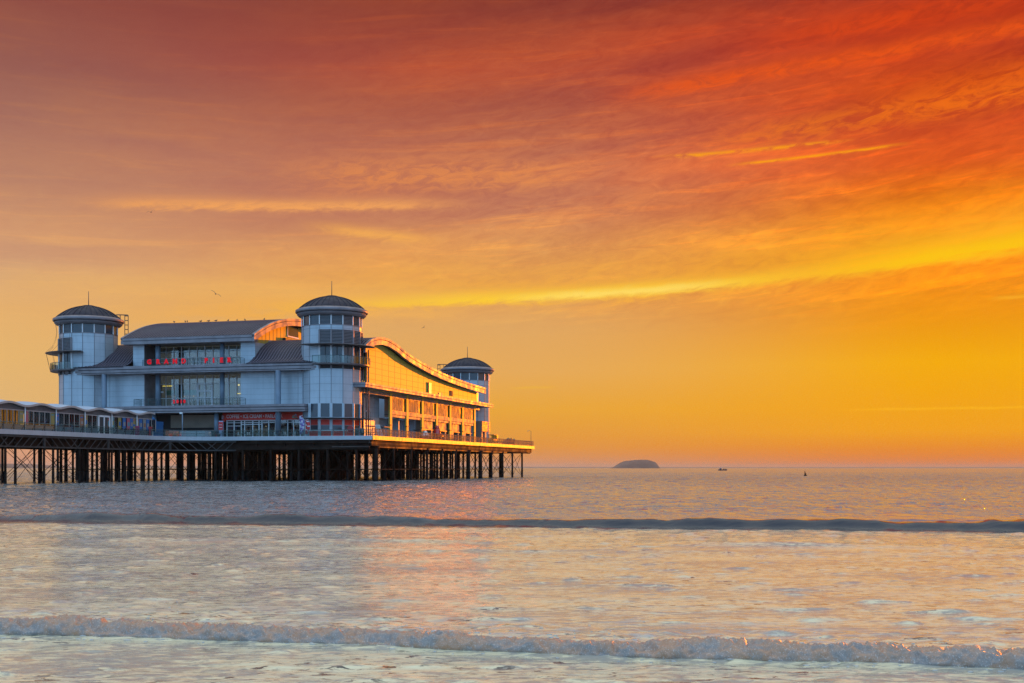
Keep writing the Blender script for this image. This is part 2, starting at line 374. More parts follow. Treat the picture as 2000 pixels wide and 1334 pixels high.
# =================================================================== PAVILION
pav = Th('pier_pavilion', 'silver clad pier pavilion with domed corner towers and sweeping curved roofs', 'building', (-38, 40, DZ))
T1, T2, T3, T4 = (-64.6, 10.5), (-12.34, 10.5), (-12.34, 94.9), (-64.6, 94.9)
R = 5.56
def tower(c, dz, side, ladder, plain=False):
    ca, cb = c
    f = (lambda z: z+dz if z > 15 else z)
    b = MB(); n = 16
    def ring(r, z0, z1, m, t0=0, t1=360, nn=None, closed=True):
        k = nn or max(1, round((t1-t0)/22.5))
        b.arc(ca, cb, [(r-0.25,z0),(r,z0),(r,z1),(r-0.25,z1)], m, t0, t1, k, False, True)
    b.arc(ca, cb, [(R,DZ),(R,f(28.85))], PANEL, 0, 360, 16, False)
    b.arc(ca, cb, [(R-0.12,f(28.85)),(R-0.12,f(30.8))], WINDARK, 0, 360, 16, False)
    # joints between panels
    for k in range(16):
        t = radians(k*22.5)
        b.box(0,0,0,0,0,0,JOINT) if False else None
        p = (ca+(R+0.015)*sin(t), cb-(R+0.015)*cos(t))
        b.obox((p[0],p[1],DZ), (p[0],p[1],f(28.8)), 0.09, 0.09, JOINT)
        b.obox((p[0],p[1],f(28.86)), (p[0],p[1],f(30.75)), 0.16, 0.16, FRAME)
    zs = [z for z in np.arange(15.4, f(28.5), 1.28)]
    for i, z in enumerate(zs):
        w = 0.06 if i % 4 == 2 else 0.028
        b.arc(ca, cb, [(R+0.012,z-w/2),(R+0.012,z+w/2)], JOINT, 0, 360, 16, False)
    b.arc(ca, cb, [(R+0.0,f(28.78)),(R+0.09,f(28.78)),(R+0.09,f(28.9)),(R,f(28.9))], FASCIA, 0,360,16,False)
    tw = pav.part('tower', b)
    # cornice
    c_ = MB()
    c_.arc(ca, cb, [(5.3,f(30.6)),(5.75,f(30.6)),(6.1,f(30.7)),(6.42,f(31.0)),(6.5,f(31.22))], FASCIA, n=64)
    c_.arc(ca, cb, [(6.5,f(31.22)),(6.36,f(31.25)),(6.36,f(31.38)),(6.66,f(31.40))], FASCIAD, n=64, smooth=False)
    c_.arc(ca, cb, [(6.66,f(31.40)),(6.76,f(31.48)),(6.76,f(31.88)),(6.62,f(31.98)),(6.1,f(32.2)),(5.9,f(32.22))], FASCIA, n=64)
    pav.part('cornice', c_, tw)
    d = MB(); rp = [(8.9*sin(t), f(25.75)+8.9*cos(t)) for t in np.linspace(radians(43.3), radians(7), 12)]
    d.arc(ca, cb, rp, DOME, n=64)
    for k in range(32):
        t = 2*pi*(k+0.5)/32
        d.tube([(ca+(r+0.02)*sin(t), cb-(r+0.02)*cos(t), z+0.03) for r, z in rp], 0.055, DOME, 4)
    d.arc(ca, cb, [(1.5,f(34.50)),(1.5,f(34.62)),(0.9,f(34.8)),(0.0,f(34.84))], DOME, n=32)
    pav.part('dome', d, tw)
    m_ = MB(); m_.cyl(ca, cb, f(34.6), f(37.6), 0.085, DARKFR, 8, 0.05); pav.part('mast', m_, tw)
    if not plain:
        t0, t1 = (0, 112.5) if side > 0 else (-112.5, 0)
        seg = 5
        lv = MB()
        lv.arc(ca, cb, [(R+0.02,f(25.3)),(R+0.02,f(27.85))], LOUVD, t0, t1, seg, False)
        for z in np.arange(f(25.4), f(27.8), 0.27):
            lv.arc(ca, cb, [(R+0.03,z+0.15),(R+0.17,z),(R+0.17,z+0.035),(R+0.04,z+0.185)], LOUV, t0, t1, seg, False)
        for k in range(seg+1):
            t = radians(t0 + k*22.5); p = (ca+(R+0.13)*sin(t), cb-(R+0.13)*cos(t))
            lv.obox((p[0],p[1],f(25.2)), (p[0],p[1],f(27.9)), 0.26, 0.2, FASCIA)
        lv.arc(ca, cb, [(R+0.03,f(27.84)),(R+0.14,f(27.84)),(R+0.14,f(27.97)),(R+0.03,f(27.97))], FASCIA, t0, t1, seg, False)
        for z in np.arange(f(28.95), f(30.6), 0.24):     # louvres over some of the top windows
            lv.arc(ca, cb, [(R-0.08,z+0.13),(R+0.04,z),(R+0.04,z+0.03)], LOUV, t0, t1-22.5 if side>0 else t1, seg-(1 if side>0 else 0), False)
        pav.part('louvre', lv, tw)
        cn = MB(); ta, tb = (t0-24, t1-4) if side > 0 else (t0+4, t1+24)
        cn.arc(ca, cb, [(R-0.1,f(25.0)),(8.0,f(24.98)),(8.15,f(25.08)),(8.0,f(25.16)),(R-0.1,f(25.22))], BRONZE, ta, tb, 24, False, True)
        pav.part('canopy', cn, tw)
        dr = MB()
        dr.arc(ca, cb, [(R+0.03,f(21.75)),(R+0.03,f(25.0))], WINDARK, t0, t1, seg, False)
        for k in range(seg*2+1):
            t = radians(t0 + k*11.25); p = (ca+(R*(cos(radians(11.25)) if k%2 else 1)+0.06)*sin(t), cb-(R*(cos(radians(11.25)) if k%2 else 1)+0.06)*cos(t))
            dr.obox((p[0],p[1],f(21.7)), (p[0],p[1],f(25.0)), 0.34 if k%2==0 else 0.12, 0.12, FRAME if k%2==0 else DARKFR)
        dr.arc(ca, cb, [(R+0.02,f(20.75)),(R+0.02,f(21.4))], LOUVD, t0, t1, seg, False)
        for k in range(seg+1):
            t = radians(t0 + k*22.5); p = (ca+(R+0.05)*sin(t), cb-(R+0.05)*cos(t))
            dr.obox((p[0],p[1],f(20.7)), (p[0],p[1],f(21.4)), 0.3, 0.12, FASCIA)
        pav.part('balcony_door', dr, tw)
        bl = MB(); ta, tb = (t0-6, t1-2) if side > 0 else (t0+2, t1+6)
        bl.arc(ca, cb, [(R-0.1,f(21.4)),(7.1,f(21.4)),(7.2,f(21.48)),(7.2,f(21.72)),(R-0.1,f(21.74))], BRONZE, ta, tb, 24, False, True)
        bl.arc(ca, cb, [(7.1,f(21.75)),(7.1,f(23.0))], GLASSB, ta, tb, 24, False)
        bl.tube([(ca+7.12*sin(radians(t)), cb-7.12*cos(radians(t)), f(23.05)) for t in np.linspace(ta,tb,25)], 0.05, GREEN, 5)
        for t in np.linspace(ta, tb, 12):
            t = radians(t); bl.tube([(ca+7.14*sin(t), cb-7.14*cos(t), f(21.7)), (ca+7.14*sin(t), cb-7.14*cos(t), f(23.05))], 0.045, GREEN, 4)
        pav.part('balcony', bl, tw)
        cb_ = MB()
        for t in np.linspace(t0, t1, 6 if side<0 else 4)[(0 if side<0 else 1):]:
            tt = radians(t); pts = []
            for r, z in ((6.3,30.9),(6.05,29.4),(6.25,27.9),(6.9,26.3),(8.1,25.1),(7.75,23.6),(7.3,21.6)):
                pts.append((ca+r*sin(tt), cb-r*cos(tt), f(z)))
            cb_.tube(pts, 0.028, DARKFR, 4)
        if side < 0: pav.part('stay_cable', cb_, tw)
        t0, t1 = (-22.5, 112.5) if side > 0 else (-112.5, 22.5)
        wn = MB(); wn.arc(ca, cb, [(R+0.03,11.85),(R+0.03,14.35)], WINDARK, t0, t1, 6, False)
        for k in range(7):
            t = radians(t0 + k*22.5); p = (ca+(R+0.06)*sin(t), cb-(R+0.06)*cos(t))
            wn.obox((p[0],p[1],8.25), (p[0],p[1],14.4), 0.55, 0.16, PANEL)
        wn.arc(ca, cb, [(R+0.04,10.4),(R+0.04,11.4)], RED, t0, t1, 6, False)
        wn.arc(ca, cb, [(R+0.03,9.4),(R+0.03,10.35)], WINDARK, t0, t1, 6, False)
        wn.arc(ca, cb, [(R,9.28),(R+0.25,9.28),(R+0.25,9.42),(R,9.42)], FRAME, t0, t1, 6, False, True)
        wn.arc(ca, cb, [(R,8.2),(R+0.14,8.2),(R+0.14,9.27),(R,9.27)], RED, t0, t1, 6, False, True)
        pav.part('ground_window', wn, tw)
        c2 = MB(); c2.arc(ca, cb, [(R-0.1,11.5),(7.75,11.56),(7.85,11.62),(7.75,11.68),(R-0.1,11.72)], DARKFR, -34 if side>0 else -100, 100 if side>0 else 34, 24, False, True)
        pav.part('awning', c2, tw)
    if ladder is not None:
        l = MB(); t = radians(ladder)
        rr = (R+0.35, R+1.35) 
        ux, uy = sin(t), -cos(t); vx, vy = cos(t), sin(t)
        for s_ in (-0.35, 0.35):
            for r in (6.9, 7.55): l.tube([(ca+r*ux+s_*vx, cb+r*uy+s_*vy, f(27.2 if r<7 else 28.6)), (ca+r*ux+s_*vx, cb+r*uy+s_*vy, f(33.1))], 0.05, DARKFR, 4)
        for z in np.arange(27.5, 33.1, 0.9):
            for r in (6.9, 7.55):
                if r > 7 and z < 28.6: continue
                l.tube([(ca+r*ux-0.35*vx, cb+r*uy-0.35*vy, f(z)), (ca+r*ux+0.35*vx, cb+r*uy+0.35*vy, f(z))], 0.045, DARKFR, 4)
            if z > 28.6:
                for s_ in (-0.35,0.35): l.tube([(ca+6.9*ux+s_*vx, cb+6.9*uy+s_*vy, f(z)), (ca+7.55*ux+s_*vx, cb+7.55*uy+s_*vy, f(z))], 0.04, DARKFR, 4)
        for s_ in (-0.5, 0.5):                       # hand rails over the cornice
            l.tube([(ca+7.5*ux+s_*vx, cb+7.5*uy+s_*vy, f(33.1)), (ca+5.4*ux+s_*vx, cb+5.4*uy+s_*vy, f(33.1)), (ca+5.0*ux+s_*vx, cb+5.0*uy+s_*vy, f(32.9))], 0.05, DARKFR, 4)
            l.tube([(ca+6.0*ux+s_*vx, cb+6.0*uy+s_*vy, f(32.2)), (ca+6.0*ux+s_*vx, cb+6.0*uy+s_*vy, f(33.1))], 0.05, DARKFR, 4)
        pav.part('ladder', l, tw)
    return tw
tower(T1, 0.0, -1, 118)
tower(T2, 0.0, 1, None)
tower(T3, -4.5, 1, -70, plain=True)
tower(T4, -4.5, -1, None, plain=True)

# ---- central barrel roof
VP = [(6,27.5),(7.6,28.2),(9,28.78),(11,29.56),(12.8,30.2),(14.6,30.75),(16.5,31.2),(18.5,31.62),(20.5,31.95),(23.5,32.32),(26.4,32.5),(32,32.2),(40,31),(50,29),(60,27.5)]
aL, aRr = -54.5, -26.0
r = MB(); r.sheet_a(VP, 0.25, aL+0.1, aRr-0.1, ROOF)
for a in np.arange(aL+0.5, aRr-0.2, 0.62):
    for i in range(10):
        (b0,z0),(b1,z1) = VP[i], VP[i+1]
        r.obox((a,b0,z0+0.03),(a,b1,z1+0.03), 0.07, 0.10, SEAM)
hall_roof = pav.part('barrel_roof', r)
def verge(prof, a0, a1, th, inner):     # arched two-step verge board
    v = MB()
    v.sheet_a([(b,z+0.12) for b,z in prof], 0.42, a0, a1, FASCIA)
    v.sheet_a([(b,z-0.30) for b,z in prof], 0.12, a0+(0.12 if a1>a0 else -0.12)*0, a1-0.22*(1 if a1 > a0 else -1), FASCIAD)
    v.sheet_a([(b,z-0.42) for b,z in prof], th-0.42, a0, a1-0.05*(1 if a1 > a0 else -1), FASCIA)
    return v
pav.part('verge', verge(VP, aRr-0.5, aRr, 1.3, 0), hall_roof)
pav.part('verge', verge(VP, aL+0.5, aL, 1.2, 0), hall_roof)
e = MB()
e.box(aL+0.5, aRr-0.5, 5.85, 6.6, 27.02, 27.45, FASCIA); e.box(aL+0.5, aRr-0.5, 6.0, 6.6, 26.9, 27.02, FASCIAD); e.box(aL+0.5, aRr-0.5, 5.9, 8.3, 26.3, 26.9, FASCIA)
pav.part('eave', e, hall_roof)
# ---- upper storey walls
w = MB()
w.box(-53.0,-50.6, 8,14.4, 22.0,26.3, PANEL); w.box(-29.9,-26.9, 8,14.4, 22.0,26.3, PANEL)
for a0,a1 in ((-53,-50.6),(-29.9,-26.9)):
    for z in np.arange(22.9,26.2,0.85): w.box(a0,a1,7.985,8.1,z,z+0.035,JOINT)
for z in np.arange(22.9,26.2,0.85): w.box(-26.95,-26.885,8,14.4,z,z+0.035,JOINT)
w.box(-50.6,-50.45,8.0,14.2,22.0,26.3,BRONZE)
w.box(-53.2,-27.2, 14.4,58, 21,27.3, PANEL)
# gable infill under the arch, both ends
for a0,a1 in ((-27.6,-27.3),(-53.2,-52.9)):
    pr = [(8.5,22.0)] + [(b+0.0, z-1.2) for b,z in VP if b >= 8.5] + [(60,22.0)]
    w.extr_a(pr, a0, a1, PANELSUN)
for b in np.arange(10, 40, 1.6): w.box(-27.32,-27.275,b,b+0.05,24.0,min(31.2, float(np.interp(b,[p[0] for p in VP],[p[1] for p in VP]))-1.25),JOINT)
pav.part('upper_wall', w)
gw = MB(); gw.box(-27.31,-27.2,22.6,27.6,29.0,31.15,WINDARK); gw.box(-27.3,-27.15,22.5,22.7,28.9,31.2,FRAME); gw.box(-27.3,-27.1,22.5,27.6,28.75,29.0,FRAME)
gw.box(-27.3,-26.6,20.5,24.5,27.5,28.35,DARKFR)
pav.part('gable_window', gw)
# ---- wave roofs of the side bays
SP = [(5,22.05),(6.2,22.36),(7.5,23.0),(9.2,24.45),(10.3,25.25),(11.5,25.9),(12.7,26.42),(14,26.82),(15.5,27.15),(17,27.38),(18.8,27.53),(20.5,27.56),(22.4,27.48),(24.4,27.25),(26.2,27.0),(28,26.65),(29.8,26.26),(31.7,25.87),(33.8,25.52),(36.1,25.21),(38.9,24.85),(41.7,24.53),(44.6,24.2),(47.6,23.91),(53.8,23.4),(60.2,23.0),(67,22.66),(74,22.38),(81.3,22.18),(88,22.02)]
def wave_roof(a0, a1, vergeside):
    i0, i1 = (a0, -13.4) if vergeside > 0 else (-65.0, a1)
    PB_ = [p for p in SP if p[0] >= 10.3]
    r = MB(); r.sheet_a(SP[:5], 0.22, i0, i1, ROOF); r.sheet_a(PB_, 0.22, a0, a1, ROOF)
    for a in np.arange(a0+0.3, a1, 0.62):
        for i in range(0 if i0 <= a <= i1 else 4, 13):
            (b0,z0),(b1,z1) = SP[i], SP[i+1]; r.obox((a,b0,z0+0.035),(a,b1,z1+0.035), 0.11, 0.12, SEAM)
    ro = pav.part('wave_roof', r)
    P2 = [p for p in SP if p[0] >= (10.3 if vergeside > 0 else 12)]
    av = a1 if vergeside > 0 else a0
    pav.part('verge', verge(P2, av-0.45*vergeside, av+0.1*vergeside, 1.3, 0), ro)
wave_roof(-27.25, -5.45, 1)
wave_roof(-71.5, -53.2, -1)
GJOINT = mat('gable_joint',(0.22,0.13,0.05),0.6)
# ---- side gable wall, lit by the sun
sw = MB()
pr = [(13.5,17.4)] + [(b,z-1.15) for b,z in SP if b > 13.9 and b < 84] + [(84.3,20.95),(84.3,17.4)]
sw.extr_a(pr, -7.0, -6.6, PANELSUN)
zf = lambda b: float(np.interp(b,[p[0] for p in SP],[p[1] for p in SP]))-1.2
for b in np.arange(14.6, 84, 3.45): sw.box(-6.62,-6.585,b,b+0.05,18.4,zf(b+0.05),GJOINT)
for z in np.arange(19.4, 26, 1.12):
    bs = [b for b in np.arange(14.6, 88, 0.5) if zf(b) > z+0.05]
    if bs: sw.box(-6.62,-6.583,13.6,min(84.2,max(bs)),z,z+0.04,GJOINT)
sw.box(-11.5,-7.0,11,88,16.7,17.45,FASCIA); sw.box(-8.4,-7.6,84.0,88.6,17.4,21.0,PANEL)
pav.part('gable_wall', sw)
sm = MB(); sm.box(-71.4,-71.0,14.5,88,17.4,21.0,PANELSUN); sm.box(-71.4,-71.0,14.5,88,8.2,17.4,PANEL); sm.extr_a([(14.5,20.9)]+[(b,z-1.2) for b,z in SP if b>14.4]+[(88,20.9)], -71.4,-71.0, PANELSUN); sm.box(-71,-8.4,87.5,88.0,8.2,21.5,PANEL); pav.part('rear_wall', sm)
gd = MB(); gd.box(-6.6,-6.45,48.4,50.4,18.4,20.9,PANEL); gd.box(-6.5,-6.3,48.2,48.45,18.4,21.0,DARKFR); pav.part('door', gd)
gd = MB(); gd.box(-6.6,-6.45,63.4,65.2,18.9,20.1,LOUVD); pav.part('vent', gd)
gd = MB(); gd.box(-6.6,-6.45,55.5,58.0,18.4,19.2,FASCIA); pav.part('vent', gd)
# vertical pipes by the tower
pp = MB()
for b,a in ((12.4,-6.8),(13.2,-6.5),(13.9,-6.35)): pp.tube([(a,b,8.3),(a,b,25.3)],0.13,BRONZE,6)
pp.box(-8.4,-8.1,11.5,14.6,8.2,25.4,PANEL)
pav.part('downpipe', pp)
# ---- mid eave band along the side and along the front
def band(mb, a0,a1,b0,b1,z0,z1, axis):
    h = z1-z0
    if axis == 'a':
        mb.box(a0,a1,b0,b1,z0+h*0.62,z1,FASCIA); mb.box(a0,a1,b0+0.2,b1,z0+h*0.52,z0+h*0.62,FASCIAD)
        mb.box(a0,a1,b0+0.08,b1,z0+h*0.2,z0+h*0.52,FASCIA); mb.box(a0,a1,b0+0.3,b1,z0+h*0.12,z0+h*0.2,FASCIAD); mb.box(a0,a1,b0+0.14,b1,z0,z0+h*0.12,FASCIA)
    else:
        mb.box(a0,a1,b0,b1,z0+h*0.55,z1,FASCIA); mb.box(a0,a1-0.2,b0,b1,z0+h*0.45,z0+h*0.55,FASCIAD); mb.box(a0,a1-0.06,b0,b1,z0,z0+h*0.45,FASCIA)
fb = MB(); band(fb, -8.4,-4.7, 8.6,92, 17.5,18.35, 'b'); pav.part('side_cornice', fb)
fb = MB(); band(fb, -66.2,-13.0, 5,8.3, 20.6,22.02, 'a'); fb.box(-66.2,-13,8.3,14.4,20.7,21.98,FASCIA)
pav.part('front_cornice', fb)
# lower band swells slightly in plan
fb = MB(); seg = [(-60,6.0),(-56,5.2),(-51,4.5),(-45,4.1),(-38,4.0),(-30,4.0),(-22,4.0),(-14.9,4.0)]
for (a0,b0),(a1,b1) in zip(seg, seg[1:]):
    for z0,z1,o,m in ((13.85,14.3,0,FASCIA),(13.7,13.85,0.2,FASCIAD),(13.3,13.7,0.05,FASCIA),(13.18,13.3,0.25,FASCIAD),(12.93,13.18,0.12,FASCIA)):
        vs = [(a0,b0+o,z0),(a1,b1+o,z0),(a1,9.6,z0),(a0,9.6,z0),(a0,b0+o,z1),(a1,b1+o,z1),(a1,9.6,z1),(a0,9.6,z1)]
        fb.add(vs, [(3,2,1,0),(4,5,6,7),(0,1,5,4),(1,2,6,5),(2,3,7,6),(3,0,4,7)], m)
fb.box(-60,-14.9,9.6,14.4,13.0,14.28,FASCIA)
pav.part('balcony_slab', fb)
# ---- first floor front walls
for a0,a1 in ((-59.2,-50.6),(-29.9,-17.2)):
    w = MB(); w.box(a0,a1,8,14.4,14.3,20.6,PANEL)
    for a in ((-58.2,) if a0 < -50 else (-22.9,-18.1)): w.box(a,a+0.08,7.98,8.1,14.3,20.6,JOINT)
    for z in np.arange(15.35,20.5,1.05): w.box(a0,a1,7.985,8.1,z,z+0.035,JOINT)
    if a0 < -50: w.box(-50.6,-50.45,8.02,14.2,14.3,20.6,FASCIA)
    pav.part('front_wall', w)
# ---- glazed screens
def screen(z0, z1, upper):
    g = MB(); g.box(-50.4,-29.9,12.9,12.93,z0,z1,GLASS)
    ob = pav.part('glazed_screen', g)
    f = MB()
    xs = list(np.arange(-50.4,-29.8,1.71))
    for i,a in enumerate(xs):
        wd = 0.11 if i % 3 else 0.2
        f.box(a-wd/2,a+wd/2,12.75,12.9,z0,z1,FRAME)
    rows = ([z0+1.3, z0+2.05, z0+3.3] if upper else [z0+1.9, z0+4.7])
    for z in rows: f.box(-50.4,-29.9,12.77,12.9,z-0.05,z+0.05,FRAME)
    for k,a in enumerate((-44.2,-41.2,-36.0)[: 3 if upper else 0]):       # doors
        f.box(a,a+0.2,12.7,12.9,z0,z0+2.1,FRAME); f.box(a+1.4,a+1.6,12.7,12.9,z0,z0+2.1,FRAME); f.box(a,a+1.6,12.7,12.9,z0+2.0,z0+2.2,FRAME)
    if not upper:
        for a in (-41.7,-40.2,-38.7): f.box(a,a+0.24,12.68,12.9,z0,z0+4.7,FRAME)
        for z in (1.5,1.9,3.1,3.3,4.5): f.box(-41.7,-38.5,12.7,12.9,z0+z,z0+z+0.16,FRAME)
        f.box(-50.4,-49.3,12.7,12.9,z0+3.0,z0+3.3,FRAME); f.box(-31.4,-29.9,12.7,12.9,z0+3.3,z0+3.6,FRAME)
    pav.part('mullions', f, ob)
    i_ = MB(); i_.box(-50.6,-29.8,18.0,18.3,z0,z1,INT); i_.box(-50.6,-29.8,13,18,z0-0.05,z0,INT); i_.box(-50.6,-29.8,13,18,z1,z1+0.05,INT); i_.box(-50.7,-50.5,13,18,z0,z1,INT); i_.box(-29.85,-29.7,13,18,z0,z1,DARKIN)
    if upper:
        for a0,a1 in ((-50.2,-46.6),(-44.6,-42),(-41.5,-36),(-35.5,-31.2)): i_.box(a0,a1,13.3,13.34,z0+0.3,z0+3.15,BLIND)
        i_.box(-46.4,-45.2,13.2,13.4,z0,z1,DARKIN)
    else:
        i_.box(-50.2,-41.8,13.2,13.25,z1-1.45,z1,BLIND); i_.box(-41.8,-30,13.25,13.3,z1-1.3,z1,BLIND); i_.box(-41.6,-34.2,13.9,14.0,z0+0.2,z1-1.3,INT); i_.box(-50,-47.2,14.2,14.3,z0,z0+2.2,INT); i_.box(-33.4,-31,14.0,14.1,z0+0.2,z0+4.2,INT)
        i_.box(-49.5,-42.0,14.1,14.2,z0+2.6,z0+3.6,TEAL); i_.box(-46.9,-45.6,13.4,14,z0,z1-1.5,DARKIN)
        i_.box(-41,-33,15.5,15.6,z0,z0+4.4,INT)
    pav.part('room_interior', i_, ob)
    if not upper:
        for q in ((-49.9,-48.7,z1-1.95),(-48.5,-47.9,z1-1.95),(-33.6,-30.9,z0+2.62),(-32.3,-31.4,z0+2.9)):
            l = MB(); l.box(q[0],q[1],13.6,13.8,q[2],q[2]+0.13,LAMPY); pav.part('strip_light', l, ob)
        l = MB(); l.cyl(-33.3,13.7,z0+4.2,z0+4.5,0.16,LAMPY,8); pav.part('lamp', l, ob)
        for a in (-48.3,-46.0,-45.0,-44.0,-43.2,-47.2):
            l = MB(); l.cyl(a,15.2,z0+2.3,z0+2.5,0.11,LAMPD,6); pav.part('lamp', l, ob)
screen(22.0, 26.3, True)
screen(14.3, 20.6, False)
# ---- round columns of the front
for a,b,z0,z1,r_ in ((-57.8,5.6,DZ,20.6,0.5),(-20.9,5.5,DZ,20.6,0.52),(-47.9,8.6,22,26.3,0.5),(-34.1,8.6,22,26.3,0.46),(-47.9,8.6,14.3,20.6,0.5),(-34.1,8.6,14.3,20.6,0.46),(-47.2,6.0,DZ,12.93,0.45),(-33.9,6.0,DZ,12.93,0.45)):
    c = MB(); c.cyl(a,b,z0,z1,r_,COLM,20); pav.part('column', c)
# ---- ground floor
g = MB()
g.box(-60,-33.6,9.6,10.2,8.2,12.93,DARKIN); g.box(-33.6,-15,12.5,12.8,8.2,12.9,DARKIN); g.box(-33.7,-33.5,9.5,12.6,8.2,12.93,BRONZE)
pav.part('ground_floor_wall', g)
g = MB(); g.box(-45.5,-35.2,9.2,9.5,10.25,12.7,CREAM)
for z in np.arange(10.35,12.7,0.2): g.box(-45.5,-35.2,9.17,9.2,z,z+0.03,INT)
g.box(-45.5,-35.2,9.3,9.5,9.9,10.2,DARKIN); g.box(-45.5,-35.2,8.6,9.3,8.2,9.75,FASCIA)
pav.part('roller_shutter', g)
cf = MB(); cf.box(-32.9,-15.9,7.4,7.6,11.55,12.93,RED); cf.arc(-15.9,8.9,[(1.5,11.55),(1.5,12.93)],RED,0,80,8,True); cf.box(-33.4,-32.9,7.4,9.4,11.3,12.93,RED)
for k in range(6): pass
cafe = pav.part('cafe_front', cf)
fr = MB()
for a in (-32.6,-31.1,-29.6,-28.9,-27.2,-25.9,-25.3,-23.9,-22.5,-20.0,-18.8,-17.4,-16.3):
    fr.box(a-0.08,a+0.08,7.6,7.75,8.25,11.55,FRAME)
fr.box(-32.6,-16.3,7.6,7.75,11.0,11.1,FRAME); fr.box(-29.6,-25.5,7.56,7.75,10.65,10.78,FRAME); fr.box(-32.6,-29.6,7.6,7.75,10.4,10.5,FRAME); fr.box(-32.6,-16.3,7.6,7.75,11.42,11.55,FRAME)
pav.part('window_frame', fr, cafe)
gg = MB(); gg.box(-32.6,-16.3,7.78,7.8,8.25,11.5,GLASS); pav.part('window_pane', gg, cafe)
ii = MB()
for a in np.arange(-31.6,-16.6,1.25): ii.box(a,a+0.7,9+random.random()*2,11.4,8.3,9.4+random.random()*1.3,random.choice([INT,BRONZE,ORPAN,TEAL,RED]))
for a in (-28,-25.4,-19.6): ii.cyl(a,9.5,10.3,10.5,0.14,LAMPD,8)
pav.part('cafe_furnishing', ii, cafe)
def text_mesh(s, size, depth, m, bold=0.0, spacing=1.0, fit=None):
    cu = bpy.data.curves.new('txt','FONT'); cu.body = s; cu.size = size; cu.extrude = depth; cu.offset = bold; cu.align_x = 'CENTER'; cu.space_character = spacing
    cu.resolution_u = 3
    ob = bpy.data.objects.new('txt', cu); COL.objects.link(ob)
    dg = bpy.context.evaluated_depsgraph_get(); me = bpy.data.meshes.new_from_object(ob.evaluated_get(dg))
    bpy.data.objects.remove(ob); bpy.data.curves.remove(cu)
    vs = [(v.co.x, -v.co.z, v.co.y) for v in me.vertices]
    if fit:
        xs = [v[0] for v in vs]; k = fit/(max(xs)-min(xs)); mid = (max(xs)+min(xs))/2; vs = [((x-mid)*k, y, z) for x,y,z in vs]
    mb = MB(); mb.add(vs, [tuple(p.vertices) for p in me.polygons], m); bpy.data.meshes.remove(me)
    return mb
def shift(mb, a, b, z): mb.v = [(x+a,y+b,zz+z) for x,y,zz in mb.v]; return mb
PALE = mat('pale_lettering', (0.80,0.62,0.62), 0.5)
sg = Th('shop_sign', 'pale lettering reading coffee, ice cream, parlour across the red cafe front', 'sign', (-27.0, 7.3, 12.0))
sg.part('lettering', shift(text_mesh('COFFEE • ICE CREAM • PARLOUR', 0.95, 0.02, PALE, 0.015, fit=11.6), -26.75, 7.36, 11.93))
em = MB()
em.cyl(-18.3,7.33,11.75,11.8,0.0001,WHITE,4) if False else None
em.arc(-18.3,7.3,[(0.01,0),(0.02,0)],WHITE) if False else None
em.add([(-18.3+0.42*cos(t),7.36,12.05+0.16*sin(t)-0.1) for t in np.linspace(0,2*pi,18)[:-1]],[tuple(range(17))],mat('biscuit',(0.30,0.22,0.12),0.6))
em.add([(-18.35+0.36*cos(t),7.35,12.22+0.26*sin(t)) for t in np.linspace(0,pi,12)],[tuple(range(12))],mat('lilac',(0.28,0.24,0.34),0.6))
em.add([(-18.75+0.2*cos(t),7.345,12.05+0.3*sin(t)) for t in np.linspace(0,2*pi,14)[:-1]],[tuple(range(13))],mat('sage',(0.22,0.26,0.20),0.6))
em.box(-18.5,-18.1,7.33,7.37,11.78,11.9,DARKFR); em.cyl(-18.2,7.34,12.4,12.6,0.05,WHITE,6)
sg.part('emblem', em)
pr_ = MB(); pr_.box(-33.35,-33.05,7.0,7.35,11.75,12.45,mat('pink_white_sign',(0.5,0.36,0.42),0.5)); single('projecting_sign', pr_, 'small pale projecting sign at left end of the red cafe front', 'sign', (-33.2,7.2,11.7))
# GRAND PIER letters
lt = Th('letter_sign', 'red illuminated GRAND PIER letters along the upper balcony rail', 'sign', (-39, 4.95, 22.3))
for ch, a in zip('GRANDPIER', (-47.6,-45.7,-43.95,-42.1,-40.25,-35.5,-33.95,-32.3,-30.7)):
    mb = shift(text_mesh(ch, 1.22, 0.06, REDL, 0.05), a, 4.95, 22.34)
    h = shift(text_mesh(ch, 1.22, 0.015, PINK, 0.10), a, 5.06, 22.34); mb.add(h.v, h.f, PINK)
    lt.part('letter', mb)
lt = Th('letter_sign', 'small red illuminated figures 2010 on the lower balcony rail', 'sign', (-40.6, 3.95, 14.8))
for ch, a in zip('2010', (-41.7,-40.95,-40.2,-39.5)):
    mb = shift(text_mesh(ch, 0.85, 0.05, REDL, 0.035), a, 3.95, 14.75); h = shift(text_mesh(ch, 0.85, 0.015, PINK, 0.07), a, 4.02, 14.75); mb.add(h.v,h.f,PINK)
    lt.part('figure', mb)
